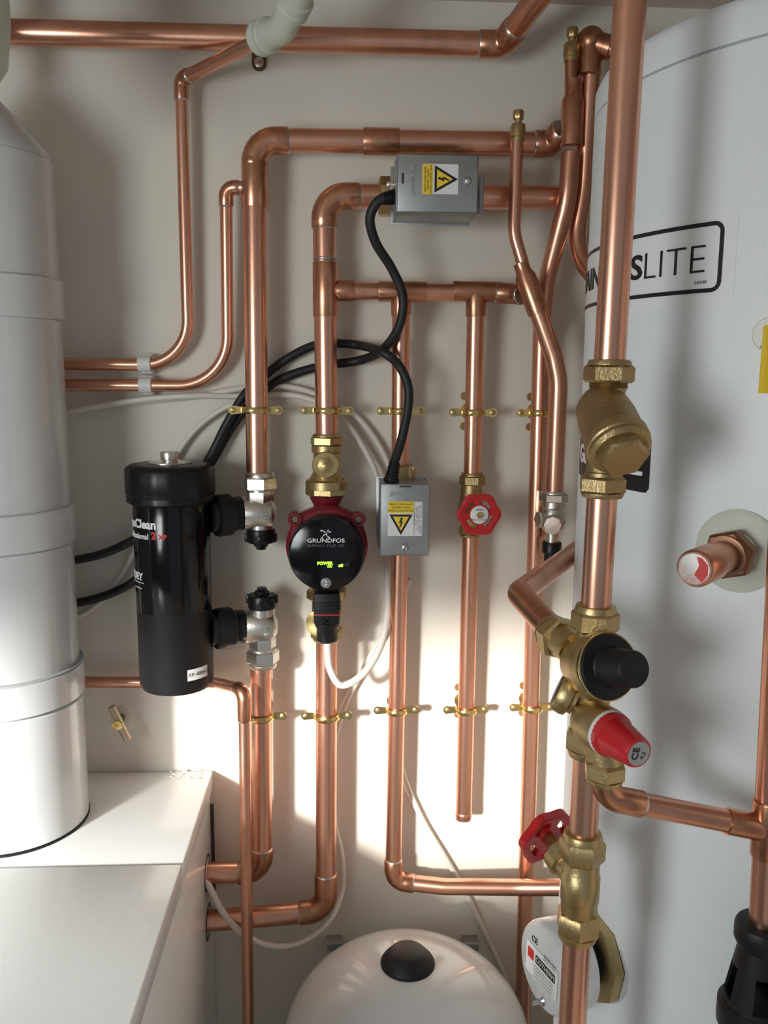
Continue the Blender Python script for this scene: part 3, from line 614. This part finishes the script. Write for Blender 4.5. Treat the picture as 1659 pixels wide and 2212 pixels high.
B().lathe((c.x-.006, c.y, W(700, 1340, .045).z), (-.25, -1, 0), [(.015, .004), (.017, .008), (.017, .016), (.010, .017)], 32).end('spindle_boss', m_brassp, t)

# ================================================================ MOTORISED VALVES
def tri(mtx, s, parent, flip=1):
    P = [(0, .62*s), (-.60*s, -.45*s), (.60*s, -.45*s)]
    plate(mtx, [(x*1.0, y) for x, y in P], .0003, 'warning_triangle', m_ink, parent)
    P2 = [(0, .40*s), (-.42*s, -.345*s), (.42*s, -.345*s)]; plate(mtx @ M.Translation((0, 0, .0002)), P2, .0003, 'triangle_field', m_yel, parent)
    bolt = [(.05*s, .22*s), (-.10*s, -.06*s), (.015*s, -.03*s), (-.05*s, -.22*s), (-.085*s, -.20*s), (-.04*s, -.31*s), (.05*s, -.24*s), (.01*s, -.225*s), (.115*s, .03*s), (-.005*s, .0*s), (.10*s, .20*s)]
    n = (mtx.to_3x3() @ V((0, 0, 1)))
    b = B()
    b.poly(mpts(mtx, [(.09*s, .22*s), (.03*s, .22*s), (-.11*s, -.06*s), (-.01*s, -.04*s)], .0005), .0002, n).poly(mpts(mtx, [(-.06*s, -.05*s), (.12*s, .0), (.01*s, -.22*s), (-.04*s, -.22*s)], .0005), .0002, n)
    b.poly(mpts(mtx, [(-.10*s, -.18*s), (.06*s, -.22*s), (-.05*s, -.32*s)], .0005), .0002, n); b.end('lightning_bolt', m_ink, parent)
def vbox(t, px0, px1, py0, py1, dwf, depth):
    c0, c1 = W(px0, py0, dwf), W((px1), py1, dwf); w_, h_ = c1.x-c0.x, c0.z-c1.z; cc = V(((c0.x+c1.x)/2, -dwf, (c0.z+c1.z)/2))
    B().box(cc+V((0, .0007, 0)), (w_, .0014, h_), .0004).end('front_cover', m_galv, t)
    side = B(); side.box(cc+V((-w_/2+.0006, depth/2, 0)), (.0012, depth, h_), .0003).box(cc+V((w_/2-.0006, depth/2, 0)), (.0012, depth, h_), .0003)
    side.box(cc+V((0, depth/2, -h_/2+.0006)), (w_-.003, depth, .0012), .0003).box(cc+V((0, depth/2, h_/2-.0006)), (w_-.003, depth, .0012), .0003).end('cover_sides', m_galv, t)
    B().box(cc+V((0, depth+.0008, 0)), (w_+.006, .0016, h_+.004), .0005).end('base_plate', m_galv, t)
    return cc, w_, h_
# upper
t = thing('motorised_valve', 'upper grey steel valve actuator box, its warning label turned sideways', 'valve actuator', W(945, 425, .045))
pc2 = W(930, 425, .045)
cc, w_, h_ = vbox(t, 858, 1031, 331, 461, .150, .070)
ks = S(945, 397, .15)
L0 = W(836, 425, .045); L1 = W(1034, 430, .045)
B().lathe(L0-V((.010, 0, 0)), (1, 0, 0), [(.021, 0), (.0235, .002), (.0235, .017), (.021, .019), (.018, .020), (.018, .10), (.021, .101), (.0235, .103), (.0235, L1.x-L0.x+.004), (.021, L1.x-L0.x+.006)], 8, .39).end('valve_body', m_brass, t)
B().lathe(V((pc2.x, -.045, pc2.z)), (0, -1, 0), [(.020, 0), (.020, .034)], 24).end('valve_neck', m_brass, t)
B().box((L1.x-.003, -.078, L1.z-.002), (.006, .012, .046), .002).end('end_bracket', m_galv, t)
sk = face(W(951, 387, .1502)); 
lb = plate(sk, rrect(78*ks, 62*ks, 2*ks), .0003, 'label_white', m_wlab, t)
plate(face(W(924, 387, .1505)), rrect(22*ks, 62*ks, 2*ks), .0002, 'label_yellow', m_yel, t)
tri(face(W(960, 387, .1506), R_(-90)), 47*ks, t)
for i, l in enumerate(('DISCONNECT MAINS', 'SUPPLY BEFORE', 'REMOVING COVER')): text(l, 6.0*ks, face(W(930.5-i*6.2, 387, .1508), R_(-90)), m_ink, t, 'label_lettering', .0001)
text('Honeywell', 15*ks, face(W(893, 388, .1502), R_(-90)), m_galv, t, 'embossed_lettering', .0006)
B().box(W(870, 385, .150), (5*ks, .001, 22*ks), .0003).end('slot', m_seam, t)
B().lathe(W(1010, 391, .150), (0, -1, 0), [(9*ks, 0), (8.5*ks, .0012), (5*ks, .0028), (0, .0032)], 24).end('dome_screw', m_steel, t)
B().box(W(846, 400, .09), (.012, .016, .005), .001).end('manual_lever', m_nick, t)
B().poly([W(850, 380, .11)+V((0, 0, z)) for z in (0,)] + [W(852, 345, .11), W(860, 352, .11), W(860, 385, .11)], .0015, (0, -1, 0)).end('side_tab', m_galv, t)
# lower
t = thing('motorised_valve', 'lower grey steel valve actuator box with upright yellow warning label', 'valve actuator', W(864, 1120, .036))
pv2 = W(864, 1120, .036)
cc, w_, h_ = vbox(t, 823, 926, 1046, 1200, .105, .062)
ks = S(873, 1120, .105)
zt2, zb2 = W(866, 1003, .036).z, W(862, 1195, .036).z
B().lathe((pv2.x+.001, -.036, zb2), (0, 0, 1), [(.016, 0), (.0185, .002), (.0185, .016), (.015, .018), (.015, zt2-zb2-.022), (.0185, zt2-zb2-.020), (.0185, zt2-zb2-.002), (.016, zt2-zb2)], 8, .39).end('valve_body', m_brass, t)
B().tube(spline([W(886, 1034, .06), W(886, 1012, .06), W(892, 1008, .06), W(893, 1014, .06)]), .0014, 8).end('manual_lever', m_nick, t)
plate(face(W(875, 1121, .1052)), rrect(75*ks, 75*ks, 3*ks), .0003, 'label_white', m_wlab, t)
plate(face(W(866, 1096, .1055)), rrect(56*ks, 25*ks, 2*ks), .0002, 'label_yellow', m_yel, t)
tri(face(W(866, 1130, .1055), math.pi), 42*ks, t)
for i, l in enumerate(('REMOVING COVER', 'SUPPLY BEFORE', 'DISCONNECT MAINS')): text(l, 5.8*ks, face(W(866, 1089+i*7, .1058), math.pi), m_ink, t, 'label_lettering', .0001)
for i, l in enumerate(('HONEYWELL, UTTOXETER', 'RD, STOKE-ON-TRENT', 'BERKSHIRE, RG12 1YL', '230V 50HZ')): text(l, 5.6*ks, face(W(909-i*4.6, 1121, .1056), R_(-90)), m_inkg, t, 'label_lettering', .0001)
plate(face(W(894.5, 1121, .1055)), [(-.4*ks, -36*ks), (.4*ks, -36*ks), (.4*ks, 36*ks), (-.4*ks, 36*ks)], .0003, 'label_line', m_inkg, t)
text('Honeywell', 15*ks, face(W(874, 1067, .1052), math.pi), m_steel, t, 'embossed_lettering', .0006)
B().box(W(876, 1051, .105), (26*ks, .001, 3.5*ks), .0003).end('slot', m_seam, t)
B().lathe(W(874, 1182, .105), (0, -1, 0), [(9*ks, 0), (8.5*ks, .0012), (5*ks, .0028), (0, .0032)], 24).end('dome_screw', m_steel, t)

# ================================================================ GATE VALVE, DRAIN VALVE
def wheel(c, n, R, th, parent, slots=True, waves=6, so=.67):
    fm = frame(c, n); b = B(); rad = [.16, .42, .50, so, .86, 1.0]; hz = [0, 0, 0, 0, .35, .1]; N = 72; top, bot = [], []
    for k, r in enumerate(rad):
        md = (lambda a: 1+.055*math.cos(waves*a)*(r > .6)*(1.0 if r > .8 else .4))
        top.append([b.bm.verts.new(fm @ V((R*r*md(a)*math.cos(a), R*r*md(a)*math.sin(a), th*(.5+hz[k])))) for a in [2*math.pi*i/N for i in range(N)]])
        bot.append([b.bm.verts.new(fm @ V((R*r*md(a)*math.cos(a), R*r*md(a)*math.sin(a), -th*(.5+hz[k]*.6)))) for a in [2*math.pi*i/N for i in range(N)]])
    for k in range(5):
        for i in range(N):
            j = (i+1) % N; hole = slots and k == 2 and (i % 18) not in (0, 1, 2, 3, 4, 17)
            if not hole:
                b.bm.faces.new((top[k][i], top[k+1][i], top[k+1][j], top[k][j])); b.bm.faces.new((bot[k][i], bot[k][j], bot[k+1][j], bot[k+1][i]))
            else:
                b.bm.faces.new((top[2][i], top[2][j], bot[2][j], bot[2][i])); b.bm.faces.new((top[3][i], bot[3][i], bot[3][j], top[3][j]))
                p_, n_ = (i-1) % 18 in (0, 1, 2, 3, 4, 17), (i+1) % 18 in (0, 1, 2, 3, 4, 17)
                if p_: b.bm.faces.new((top[2][i], bot[2][i], bot[3][i], top[3][i]))
                if n_: b.bm.faces.new((top[2][j], top[3][j], bot[3][j], bot[2][j]))
    for i in range(N):
        j = (i+1) % N; b.bm.faces.new((top[5][i], bot[5][i], bot[5][j], top[5][j])); b.bm.faces.new((top[0][i], top[0][j], bot[0][j], bot[0][i]))
    return b.end('handwheel', m_red, parent, smooth=50)
c = W(1019, 1092, .036); t = thing('gate_valve', 'small brass gate valve with a red wavy handwheel facing the room', 'valve', c)
za, zb3, zc3, zd = [W(1019, y, .036).z for y in (1021, 1048, 1137, 1160)]
nut(V((c.x, c.y, zb3)), (0, 0, 1), .0168, (za-zb3)*.78, 'compression_nut', t, m_brassd, .3)
nut(V((c.x-.0015, c.y, zc3)), (0, 0, -1), .0155, (zc3-zd)*.75, 'compression_nut', t, m_brassd, .3)
B().lathe((c.x-.001, c.y, zc3-.002), (0, 0, 1), [(.0125, 0), (.0125, .008), (.015, .014), (.016, .024), (.0145, .040), (.0135, zb3-zc3+.003)], 32).end('valve_body', m_brassd, t)
hc = W(1034, 1111, .088)
B().lathe((hc.x-.006, c.y, hc.z+.002), (.1, -1, 0), [(.0125, 0), (.0125, .018), (.0105, .022), (.008, .030), (.0045, .031), (.0045, .050)], 24).end('bonnet', m_brassd, t)
wh = wheel(hc, (.06, -1, .02), 46*S(1034, 1111, .088), .0055, t, True)
B().lathe(hc+V((0, -.001, 0)), (.06, -1, .02), [(.0112, 0), (.0112, .0042), (.010, .005), (0, .005)], 32).end('wheel_disc', m_wlab, t)
text('TURN TO CLOSE', .0040, frame(hc+V((0, -.0062, -.0062)), (.06, -1, .02)), m_inkg, t, 'small_print', .0001, space=.9)
text('OPEN', .0040, frame(hc+V((.0, -.0062, .0066)), (.06, -1, .02)), m_inkg, t, 'small_print', .0001)
B().lathe(hc+V((0, -.006, 0)), (.06, -1, .02), [(.0042, 0), (.0042, .003), (.0032, .0045), (.0, .0047)], 6).end('wheel_nut', m_brassp, t)
c = W(1195, 1100, .08); t = thing('drain_valve', 'small nickel drain valve with black nozzle under the slanting pipe', 'valve', c)
z4 = [W(1195, y, .08).z for y in (1060, 1084, 1150, 1172, 1208)]
nut(V((c.x, c.y, z4[1])), (0, 0, 1), .0178, (z4[0]-z4[1])*.78, 'compression_nut', t, m_nick, .3)
B().lathe((c.x, c.y, z4[2]), (0, 0, 1), [(.007, 0), (.013, .005), (.0155, .014), (.0145, .024), (.0125, .030), (.0145, .032), (.0145, z4[1]-z4[2]+.002)], 30).end('valve_body', m_nick, t)
B().lathe((c.x, c.y, W(1195, 1128, .08).z), (-.25, -1, 0), [(.010, .006), (.0125, .012), (.0125, .021), (.0105, .023), (.002, .0235)], 8).end('spindle_cap', m_nick, t)
B().hexa((c.x-.012, c.y, W(1195, 1122, .08).z), (-1, -.3, 0), .0105, .008).end('side_plug', m_nick, t)
B().lathe((c.x, c.y, z4[3]-.003), (0, 0, 1), [(.0078, 0), (.0078, z4[2]-z4[3]+.006)], 20).end('nozzle_stem', m_nick, t)
B().lathe((c.x, c.y, z4[3]), (0, 0, -1), [(.0115, -.001), (.0122, 0), (.0122, .012), (.009, .014), (.009, .026)], 26, 0, lambda a: 1-.05*(math.cos(13*a) > 0)).end('nozzle_cap', m_blk, t)

# ================================================================ MAINS INLET COLUMN (in front of the tank)
DW = .515
xa, xb = W(1361, 0, DW), W(1237, 2200, DW); ax = (xb-xa).normalized()
def MP(py):                                  # point of the column's axis seen at height py
    d = ray(829.5 + (1361+(1237-1361)*py/2200) - 829.5, py); t_ = ((-DW-CAM.y)/d.y); return CAM+d*t_
upx = -ax
def main(name, label, y0, y1):
    t = thing(name, label, 'pipe', MP(y1)); B().tube([MP(y0), MP(y1)], r22, 32).end('tube', m_cu, t); return t
main('copper_pipe', 'long copper mains pipe in front of the tank, above the strainer', -120, 790)
main('copper_pipe', 'copper mains pipe between the strainer and the pressure valve', 1060, 1325)
main('copper_pipe', 'copper mains pipe between pressure valve and large gate valve', 1615, 1815)
main('copper_pipe', 'copper mains pipe going down out of view below the gate valve', 2010, 2320)
def cnut(t, y0, y1, m, up_, rot=.2, k=1.0):  # nut from y0 (upper) to y1 on the column; collar on the pipe side
    a, b = MP(y0), MP(y1); L = (a-b).length
    if up_: return nut(b, upx, .0178*k, L*.77, 'compression_nut', t, m, rot)
    return nut(a, ax, .0178*k, L*.77, 'compression_nut', t, m, rot)
# strainer
t = thing('strainer', 'dull brass Y-strainer with big hex cap on the mains pipe', 'valve', MP(920))
cnut(t, 777, 827, m_brassd, True); cnut(t, 1028, 1074, m_brassd, False)
zl = lambda y: (MP(y)-MP(840)).dot(ax)
tp = [(.0130, zl(826))]
for i in range(4): tp += [(.0138, zl(828+i*3)), (.0130, zl(829.5+i*3))]
B().lathe(MP(840), ax, tp + [(.0128, zl(842)), (.0120, zl(846)), (.0118, zl(866)), (.0150, zl(885)), (.0158, zl(915)), (.0150, zl(960)), (.0128, zl(1000)), (.0125, zl(1018)), (.0135, zl(1020)), (.0135, zl(1030))], 32).end('strainer_body', m_brassd, t)
s0, s1 = W(1302, 885, DW+.002), W(1346, 985, DW+.040); sdv = s1-s0; sL = sdv.length
B().lathe(s0, sdv, [(.013, -.012), (.0185, -.004), (.0205, .012), (.0208, sL*.60), (.0215, sL*.62), (.0222, sL*.66), (.0222, sL*.80), (.0205, sL*.84)], 40).end('strainer_branch', m_brassd, t)
B().lathe(s0+sdv*.78, sdv, [(.0205, 0), (.0212, .001), (.0212, .005), (.0185, .0075)], 40).hexa(s0+sdv*.86, sdv, .0178, .011, .25).end('hex_cap', m_brassd, t)
# pressure reducing valve group
t = thing('pressure_valve', 'brass inlet pressure valve group with a black knob', 'valve', MP(1480))
cnut(t, 1306, 1362, m_brass, True)
zl = lambda y: (MP(y)-MP(1440)).dot(ax)
B().lathe(MP(1440), ax, [(.0135, zl(1352)), (.0125, zl(1368)), (.0135, zl(1378)), (.0195, zl(1400)), (.0205, zl(1440)), (.0185, zl(1475)), (.0140, zl(1500)), (.0138, zl(1545)), (.0145, zl(1575)), (.0140, zl(1600))], 36).end('valve_body', m_brass, t)
cnut(t, 1572, 1632, m_brass, False, .4)
k0, k1, k2 = W(1262, 1432, DW), W(1312, 1440, DW+.034), W(1371, 1446, DW+.062)
kd = k1-k0; kl = kd.length
B().lathe(k0, kd, [(.018, -.004), (.0205, kl*.3), (.0240, kl*.7), (.0246, kl*.96), (.0238, kl)], 48).end('diaphragm_housing', m_brass, t)
kd2 = k2-k1; kl2 = kd2.length
kb = B().lathe(k1, kd2, [(.0236, -.002), (.0238, .001), (.0225, .0035), (.0150, .0045), (.0138, .006), (.0128, kl2-.0015), (.0118, kl2), (0, kl2)], 48).end('black_knob', m_blks, t)
B().lathe(k1, kd2, [(.0241, -.001), (.0246, 0), (.0246, .001), (.0238, .0014)], 48).end('brass_rim', m_brassp, t)
j0, j1 = W(1252, 1412, DW), W(1206, 1378, DW-.028); jd = (j1-j0).normalized()
B().lathe(j0, jd, [(.0128, .008), (.0128, (j1-j0).length-.002)], 32).end('side_inlet', m_brass, t)
nut(j0+jd*((j1-j0).length-.005), jd, .0172, .014, 'compression_nut', t, m_brass, .3)
g0_, g1_ = W(1256, 1515, DW), W(1204, 1489, DW-.006); gd = g1_-g0_
B().lathe(g0_, gd, [(.0125, .004), (.0125, gd.length*.35), (.0155, gd.length*.42), (.0162, gd.length*.6), (.0155, gd.length*.92), (.014, gd.length)], 36).end('gauge_port', m_brass, t)
B().lathe(g0_+gd*.93, gd, [(.0135, 0), (.0135, .0015), (.012, .002)], 30).end('black_plug', m_blk, t)
# red safety valve
sv = thing('safety_valve', 'red ribbed safety valve knob on brass with printed grey end', 'valve', W(1290, 1560, DW+.02))
v0, v1, v2 = W(1252, 1546, DW+.004), W(1318, 1584, DW+.042), W(1380, 1628, DW+.072)
vd = v1-v0; vl = vd.length
B().lathe(v0, vd, [(.012, .006), (.012, vl*.32), (.0165, vl*.40), (.0172, vl*.6), (.0172, vl*.92), (.016, vl)], 36).end('valve_body', m_brass, sv)
vd2 = v2-v1; vl2 = vd2.length
B().lathe(v1, vd2, [(.0160, -.003), (.0163, 0), (.0163, .004), (.0145, .0055), (.0110, vl2-.002), (.0100, vl2), (0, vl2)], 60, 0, lambda a: 1-.018*(math.cos(30*a) > 0)).end('red_cap', m_red, sv)
B().lathe(v1, vd2, [(.0168, -.0025), (.0168, -.0005), (.0160, .0002)], 48).end('washer', m_wpl, sv)
B().lathe(v2-vd2.normalized()*.0002, vd2, [(.0086, 0), (.0086, .0006), (0, .0006)], 32).end('printed_disc', mat('grey_sticker', (.36, .37, .37), .4), sv)
vf = frame(v2+vd2.normalized()*.0006, vd2)
text('CE', .0075, vf @ M.Rotation(R_(80), 4, 'Z') @ M.Translation((0, .003, 0)), m_ink, sv, 'lettering', .0001, .0002)
text('4,5', .0045, vf @ M.Rotation(R_(60), 4, 'Z') @ M.Translation((0, -.0035, 0)), m_ink, sv, 'lettering', .0001)
o0, o1, o2 = W(1290, 1590, DW+.028), W(1307, 1650, DW+.032), W(1316, 1690, DW+.032)
B().tube([o0, o1+(o1-o0)*.3], .0118, 28).end('outlet_neck', m_brass, sv)
od = V((0, 0, -1))
nut(V((o1.x, o1.y, o1.z+.002)), od, .0155, .0125, 'outlet_nut', sv, m_brass, .2)
# 22 mm branch going back past the tank
a, b, c, e = W(1226, 1392, DW-.014), W(1120, 1282, .385), W(1262, 1178, .13), W(1320, 1140, .05)
a = j1-jd*.004; c = c+(c-b)*((-.004-c.y)/(c.y-b.y))
p = run('copper_pipe', 'bent copper branch from the pressure valve running back behind the tank', [a, b, c], r22, [.028], m_cuf)
# discharge pipe to the right-hand drop
a = V((o1.x, o1.y, o1.z-.012)); b = W(1304, 1722, DW+.033); b.x = a.x; b.y = a.y; e = W(1650, 1789, .545)
p = run('copper_pipe', 'copper discharge pipe from the safety valve sloping to the right', [a, b, e], .0085, .018)
elbow(a, b, e, .0085, .017, .018, .030, 'elbow', p, e=.0013)
sleeve(e+(b-e).normalized()*.030, e, .0085, 'tee_branch', p, e=.0013)
# right-hand drop
va, vb = W(1746, 200, .545), W(1648, 2010, .545)
p = run('copper_pipe', 'copper drop pipe at the right edge above the black tundish', [va, vb], r22*.95, .01)
d = (vb-va).normalized(); q = va+d*((e-va).dot(d))
sleeve(q-d*.022, q+d*.022, r22*.95, 'tee', p)
# tundish
t = thing('tundish', 'black plastic tundish with an open window at the bottom right', 'tundish', vb)
b0 = W(1650, 1992, .545); ks = S(1650, 2050, .545)
B().lathe(b0, (0, 0, -1), [(.0125, 0), (.019, .001), (.0205, .004), (.0205, .014), (.0185, .018), (.0165, .0185)], 40).end('top_collar', m_blks, t)
rt0, rt1 = .0165, .0255; H = .052; rings_o = []
b = B()
for i in range(40):
    a0, a1_ = 2*math.pi*i/40, 2*math.pi*(i+1)/40
    if (i % 10) in (3, 4, 5, 6, 7): segs = ((0, .35), (.86, 1))
    else: segs = ((0, 1),)
    for s0_, s1_2 in segs:
        vv = []
        for (s_, a) in ((s0_, a0), (s0_, a1_), (s1_2, a1_), (s1_2, a0)):
            r = rt0+(rt1-rt0)*s_; vv.append((b0+V((r*math.cos(a+.5), r*math.sin(a+.5), -.018-H*s_)), b0+V(((r-.002)*math.cos(a+.5), (r-.002)*math.sin(a+.5), -.018-H*s_))))
        O = [b.bm.verts.new(x[0]) for x in vv]; I = [b.bm.verts.new(x[1]) for x in vv]
        b.bm.faces.new(O); b.bm.faces.new(I[::-1])
        for k in range(4): b.bm.faces.new((O[k], I[k], I[(k+1) % 4], O[(k+1) % 4]))
bmesh.ops.remove_doubles(b.bm, verts=b.bm.verts, dist=.00005); b.end('window_cone', m_blks, t)
B().lathe(b0-V((0, 0, .018+H)), (0, 0, -1), [(.0255, -.003), (.0285, 0), (.0285, .016), (.026, .022), (.0225, .024), (.0225, .032)], 40).end('lower_cup', m_blks, t)
B().lathe(b0-V((0, 0, .018+H+.032)), (0, 0, -1), [(.021, 0), (.0275, .002), (.0275, .06), (.022, .062)], 8, .2).end('outlet_nut', m_blk, t)

# large gate valve
t = thing('gate_valve', 'large brass gate valve with tilted red handwheel low on the mains', 'valve', MP(1900))
cnut(t, 1797, 1858, m_brass, True); cnut(t, 1968, 2026, m_brass, False)
zl = lambda y: (MP(y)-MP(1900)).dot(ax)
B().lathe(MP(1900), ax, [(.0140, zl(1850)), (.0142, zl(1886)), (.0150, zl(1889)), (.0150, zl(1940)), (.0142, zl(1943)), (.0140, zl(1975))], 36).end('valve_body', m_brass, t)
h0 = MP(1905); h1 = W(1210, 1838, DW-.026); h2 = W(1180, 1806, DW-.052); hv = (h2-h0)
B().lathe(h0, h1-h0, [(.0120, .004), (.0125, (h1-h0).length*.6), (.0155, (h1-h0).length*.62), (.0155, (h1-h0).length), (.011, (h1-h0).length+.003)], 10).end('bonnet', m_brass, t)
B().lathe(h1, h2-h1, [(.006, -.005), (.006, (h2-h1).length)], 16).end('spindle', m_brass, t)
wn = (rt*-.45 + fwd*.78 + up*.42).normalized()
wheel(h2, wn, 64*S(1180, 1806, DW-.052), .006, t, True, 6, .74)

# immersion heater on the tank
ai, zi, i0 = T(1290, 2060); ni = V((math.cos(ai), math.sin(ai), 0)); i0 = i0-ni*.004
iv = (V((-1, -.36, .03)).normalized())*.066; il = iv.length; i1 = i0+iv
t = thing('immersion_heater', 'round white immersion heater cap with label on a brass hex boss', 'heater', i0)
B().lathe(i0, iv, [(.041, -.014), (.0435, -.010), (.0435, .002), (.042, .004)], 56).end('tank_flange', m_vess, t)
B().lathe(i0, iv, [(.039, .004), (.0425, .006), (.0425, .015), (.039, .0165)], 8, .2).end('hex_boss', m_brass, t)
B().lathe(i0, iv, [(.026, .015), (.026, il*.52)], 24).end('terminal_block', m_blk, t)
B().lathe(i0, iv, [(.0395, il*.46), (.041, il*.48), (.0415, il*.9), (.040, il*.96), (.036, il), (0, il+.0005)], 64).end('cap', m_enam, t)
B().lathe(i0+iv+V((0, 0, 0)), iv, [(.0035, -.002), (.0035, .002), (.0022, .003), (.0022, .009)], 14)
fi_ = frame(i1+iv.normalized()*.0008, iv)
def ip(x, y): return fi_ @ M.Translation((x, y, 0))
B().lathe(ip(.004, -.030).translation-iv.normalized()*.002, iv, [(.0048, 0), (.0048, .002), (.003, .004), (.003, .006), (.0018, .006), (.0018, .012)], 14).end('cap_screw', m_steel, t)
plate(ip(.0, -.001), rrect(.052, .030, .003), .0003, 'label_field', m_wlab, t)
plate(ip(-.018, .004) , rrect(.010, .010, .001), .0006, 'red_logo', m_redi, t)
plate(ip(.006, .004), rrect(.032, .008, .0008), .0006, 'black_band', m_ink, t)
text('COTHERM', .0065, ip(.006, .004) @ M.Translation((0, 0, .0006)), m_white, t, 'lettering', .0001)
text('CE', .008, ip(-.014, .020), m_ink, t, 'lettering', .0002)
for k_ in range(4): text('WARNING ISOLATE SUPPLY', .0026, ip(.004, -.004-.0034*k_) @ M.Translation((0, 0, .0003)), m_inkg, t, 'small_print', .0001)
for k_ in range(2): text('REMOVE COVER', .0026, ip(.012, .012+.0034*k_) @ M.Translation((0, 0, .0003)), m_inkg, t, 'small_print', .0001)

# ================================================================ EXPANSION VESSEL
vt = W(881, 2060, .20); VR = .149
t = thing('expansion_vessel', 'white domed expansion vessel at the bottom with black centre cap', 'vessel', (vt.x, vt.y, vt.z-.5))
B().lathe((vt.x, vt.y, vt.z-.5), (0, 0, 1), [(.05, .02), (.12, .05), (VR, .12), (VR, .385)] + [(VR*math.cos(R_(a)), .385+.105*math.sin(R_(a))) for a in (8, 16, 24, 32, 40, 48, 56, 64, 71, 77, 82, 86)] + [(.004, .490)], 96).end('vessel_shell', m_vess, t)
B().lathe((vt.x, vt.y, vt.z-.014), (0, 0, 1), [(.0325, -.002), (.0325, .003), (.030, .007), (.021, .017), (.018, .0185), (0, .0185)], 48).end('valve_cap', m_blks, t)
B().lathe((vt.x, vt.y, .0), (0, 0, 1), [(.10, 0), (.10, .004), (.05, .01), (.05, vt.z-.46)], 32).end('foot_stand', m_vess, t)
for px, lb in ((722, 'grey steel strap end left of the white vessel'), (1016, 'grey steel strap end right of the white vessel')):
    q = W(px, 2037, .01); o = B().box((q.x, -.010, q.z), (.022, .020, .012), .001).end('vessel_strap', m_galv); o['label'] = lb; o['category'] = 'bracket'; o['group'] = 'vessel straps'

# ================================================================ CABLES
def cable(name, label, pts, r, m, n=8):
    o = B().tube(spline([W(*p) for p in pts], n), r, 12).end(name, m); o['label'] = label; o['category'] = 'cable'; return o
def relief(pts, r, label):
    P = spline([W(*p) for p in pts], 10); rr = [r*(1.05 if i % 3 else .8)*(1.25-.35*i/len(P)) for i in range(len(P))]
    return P, rr
kb1 = [(862, 425, .105), (838, 426, .115), (814, 438, .115), (799, 474, .11), (812, 525, .10), (846, 580, .085), (870, 640, .078), (862, 705, .07), (825, 757, .05), (775, 779, .02), (705, 789, .014), (640, 806, .013), (590, 829, .013), (545, 868, .013), (500, 925, .014), (462, 990, .014), (420, 1050, .012), (350, 1130, .012), (295, 1163, .014), (225, 1195, .014), (148, 1212, .014), (40, 1225, .014)]
cable('black_cable', 'black cable from the upper valve box swooping down behind the risers', kb1, .0056, m_rub)
kb2 = [(845, 1042, .09), (850, 1005, .085), (866, 955, .078), (880, 890, .075), (882, 838, .074), (862, 790, .074), (825, 760, .072), (780, 747, .02), (735, 742, .014), (680, 746, .013), (625, 772, .013), (575, 808, .013), (530, 850, .026), (490, 915, .026), (455, 985, .026), (410, 1060, .013), (345, 1180, .013), (300, 1247, .014), (235, 1284, .014), (150, 1305, .014), (40, 1316, .014)]
cable('black_cable', 'black cable looping up from the lower valve box and round to the left', kb2, .0056, m_rub)
def gland(p0, p1, label, px):
    a, b = W(*p0), W(*p1); d = b-a; L = d.length; prof = [(.0095, 0), (.0095, L*.18)]
    for i in range(6): t0_ = L*(.2+.13*i); prof += [(.0085-.0003*i, t0_), (.0085-.0003*i, t0_+L*.08), (.0066, t0_+L*.085), (.0066, t0_+L*.125)]
    o = B().lathe(a, d, prof, 20).end('cable_gland', m_blk); o['label'] = label; o['category'] = 'cable gland'; o['group'] = 'cable glands'
gland((860, 424, .108), (826, 430, .116), 'ribbed black cable gland on the left of the upper valve box', 0)
gland((844, 1042, .09), (853, 998, .084), 'ribbed black cable gland on top of the lower valve box', 0)
wr = .0038
cable('white_cable', 'white cable, upper of the pair passing behind the risers', [(30, 905, .03), (140, 884, .012), (300, 868, .01), (420, 856, .01), (500, 842, .012), (570, 834, .012), (640, 838, .012), (700, 858, .012), (760, 890, .01), (805, 940, .01), (838, 1000, .012), (850, 1060, .012)], wr, m_wcab)
cable('white_cable', 'white cable, lower of the pair passing behind the risers', [(30, 915, .02), (140, 890, .022), (300, 864, .022), (420, 855, .021), (500, 856, .012), (570, 853, .012), (640, 855, .012), (700, 875, .018), (750, 915, .018), (790, 975, .018), (815, 1030, .022), (828, 1090, .022)], wr, m_wcab)
cable('white_cable', 'white cable dipping from the risers down behind the black filter', [(560, 847, .022), (520, 866, .022), (470, 890, .014), (420, 930, .012), (380, 985, .012), (345, 1050, .012), (300, 1170, .008), (250, 1262, .008), (190, 1320, .008), (100, 1350, .01)], wr, m_wcab)
cable('white_cable', 'white flex looping out of the pump plug', [(708, 1380, .085), (708, 1405, .085), (713, 1445, .085), (738, 1480, .082), (785, 1455, .07), (822, 1395, .05), (838, 1320, .03), (838, 1250, .014), (836, 1180, .012), (832, 1100, .012)], .0048, m_wcab)
cable('white_cable', 'white flex drooping from the boiler side under the thick pipes', [(440, 1905, .06), (452, 1915, .07), (480, 1968, .075), (525, 2018, .075), (590, 2044, .07), (655, 2034, .06), (710, 1990, .045), (738, 1925, .022), (738, 1850, .012), (722, 1770, .008), (718, 1640, .008), (742, 1530, .008), (788, 1440, .008), (850, 1330, .008), (885, 1250, .008)], .0042, m_wcab)
cable('white_cable', 'white cable slanting down the wall to behind the vessel', [(866, 1250, .008), (852, 1440, .008), (854, 1580, .008), (872, 1675, .008), (912, 1770, .008), (960, 1850, .008), (1002, 1922, .008), (1040, 2000, .008), (1078, 2080, .008), (1110, 2160, .008)], .0038, m_wcab)
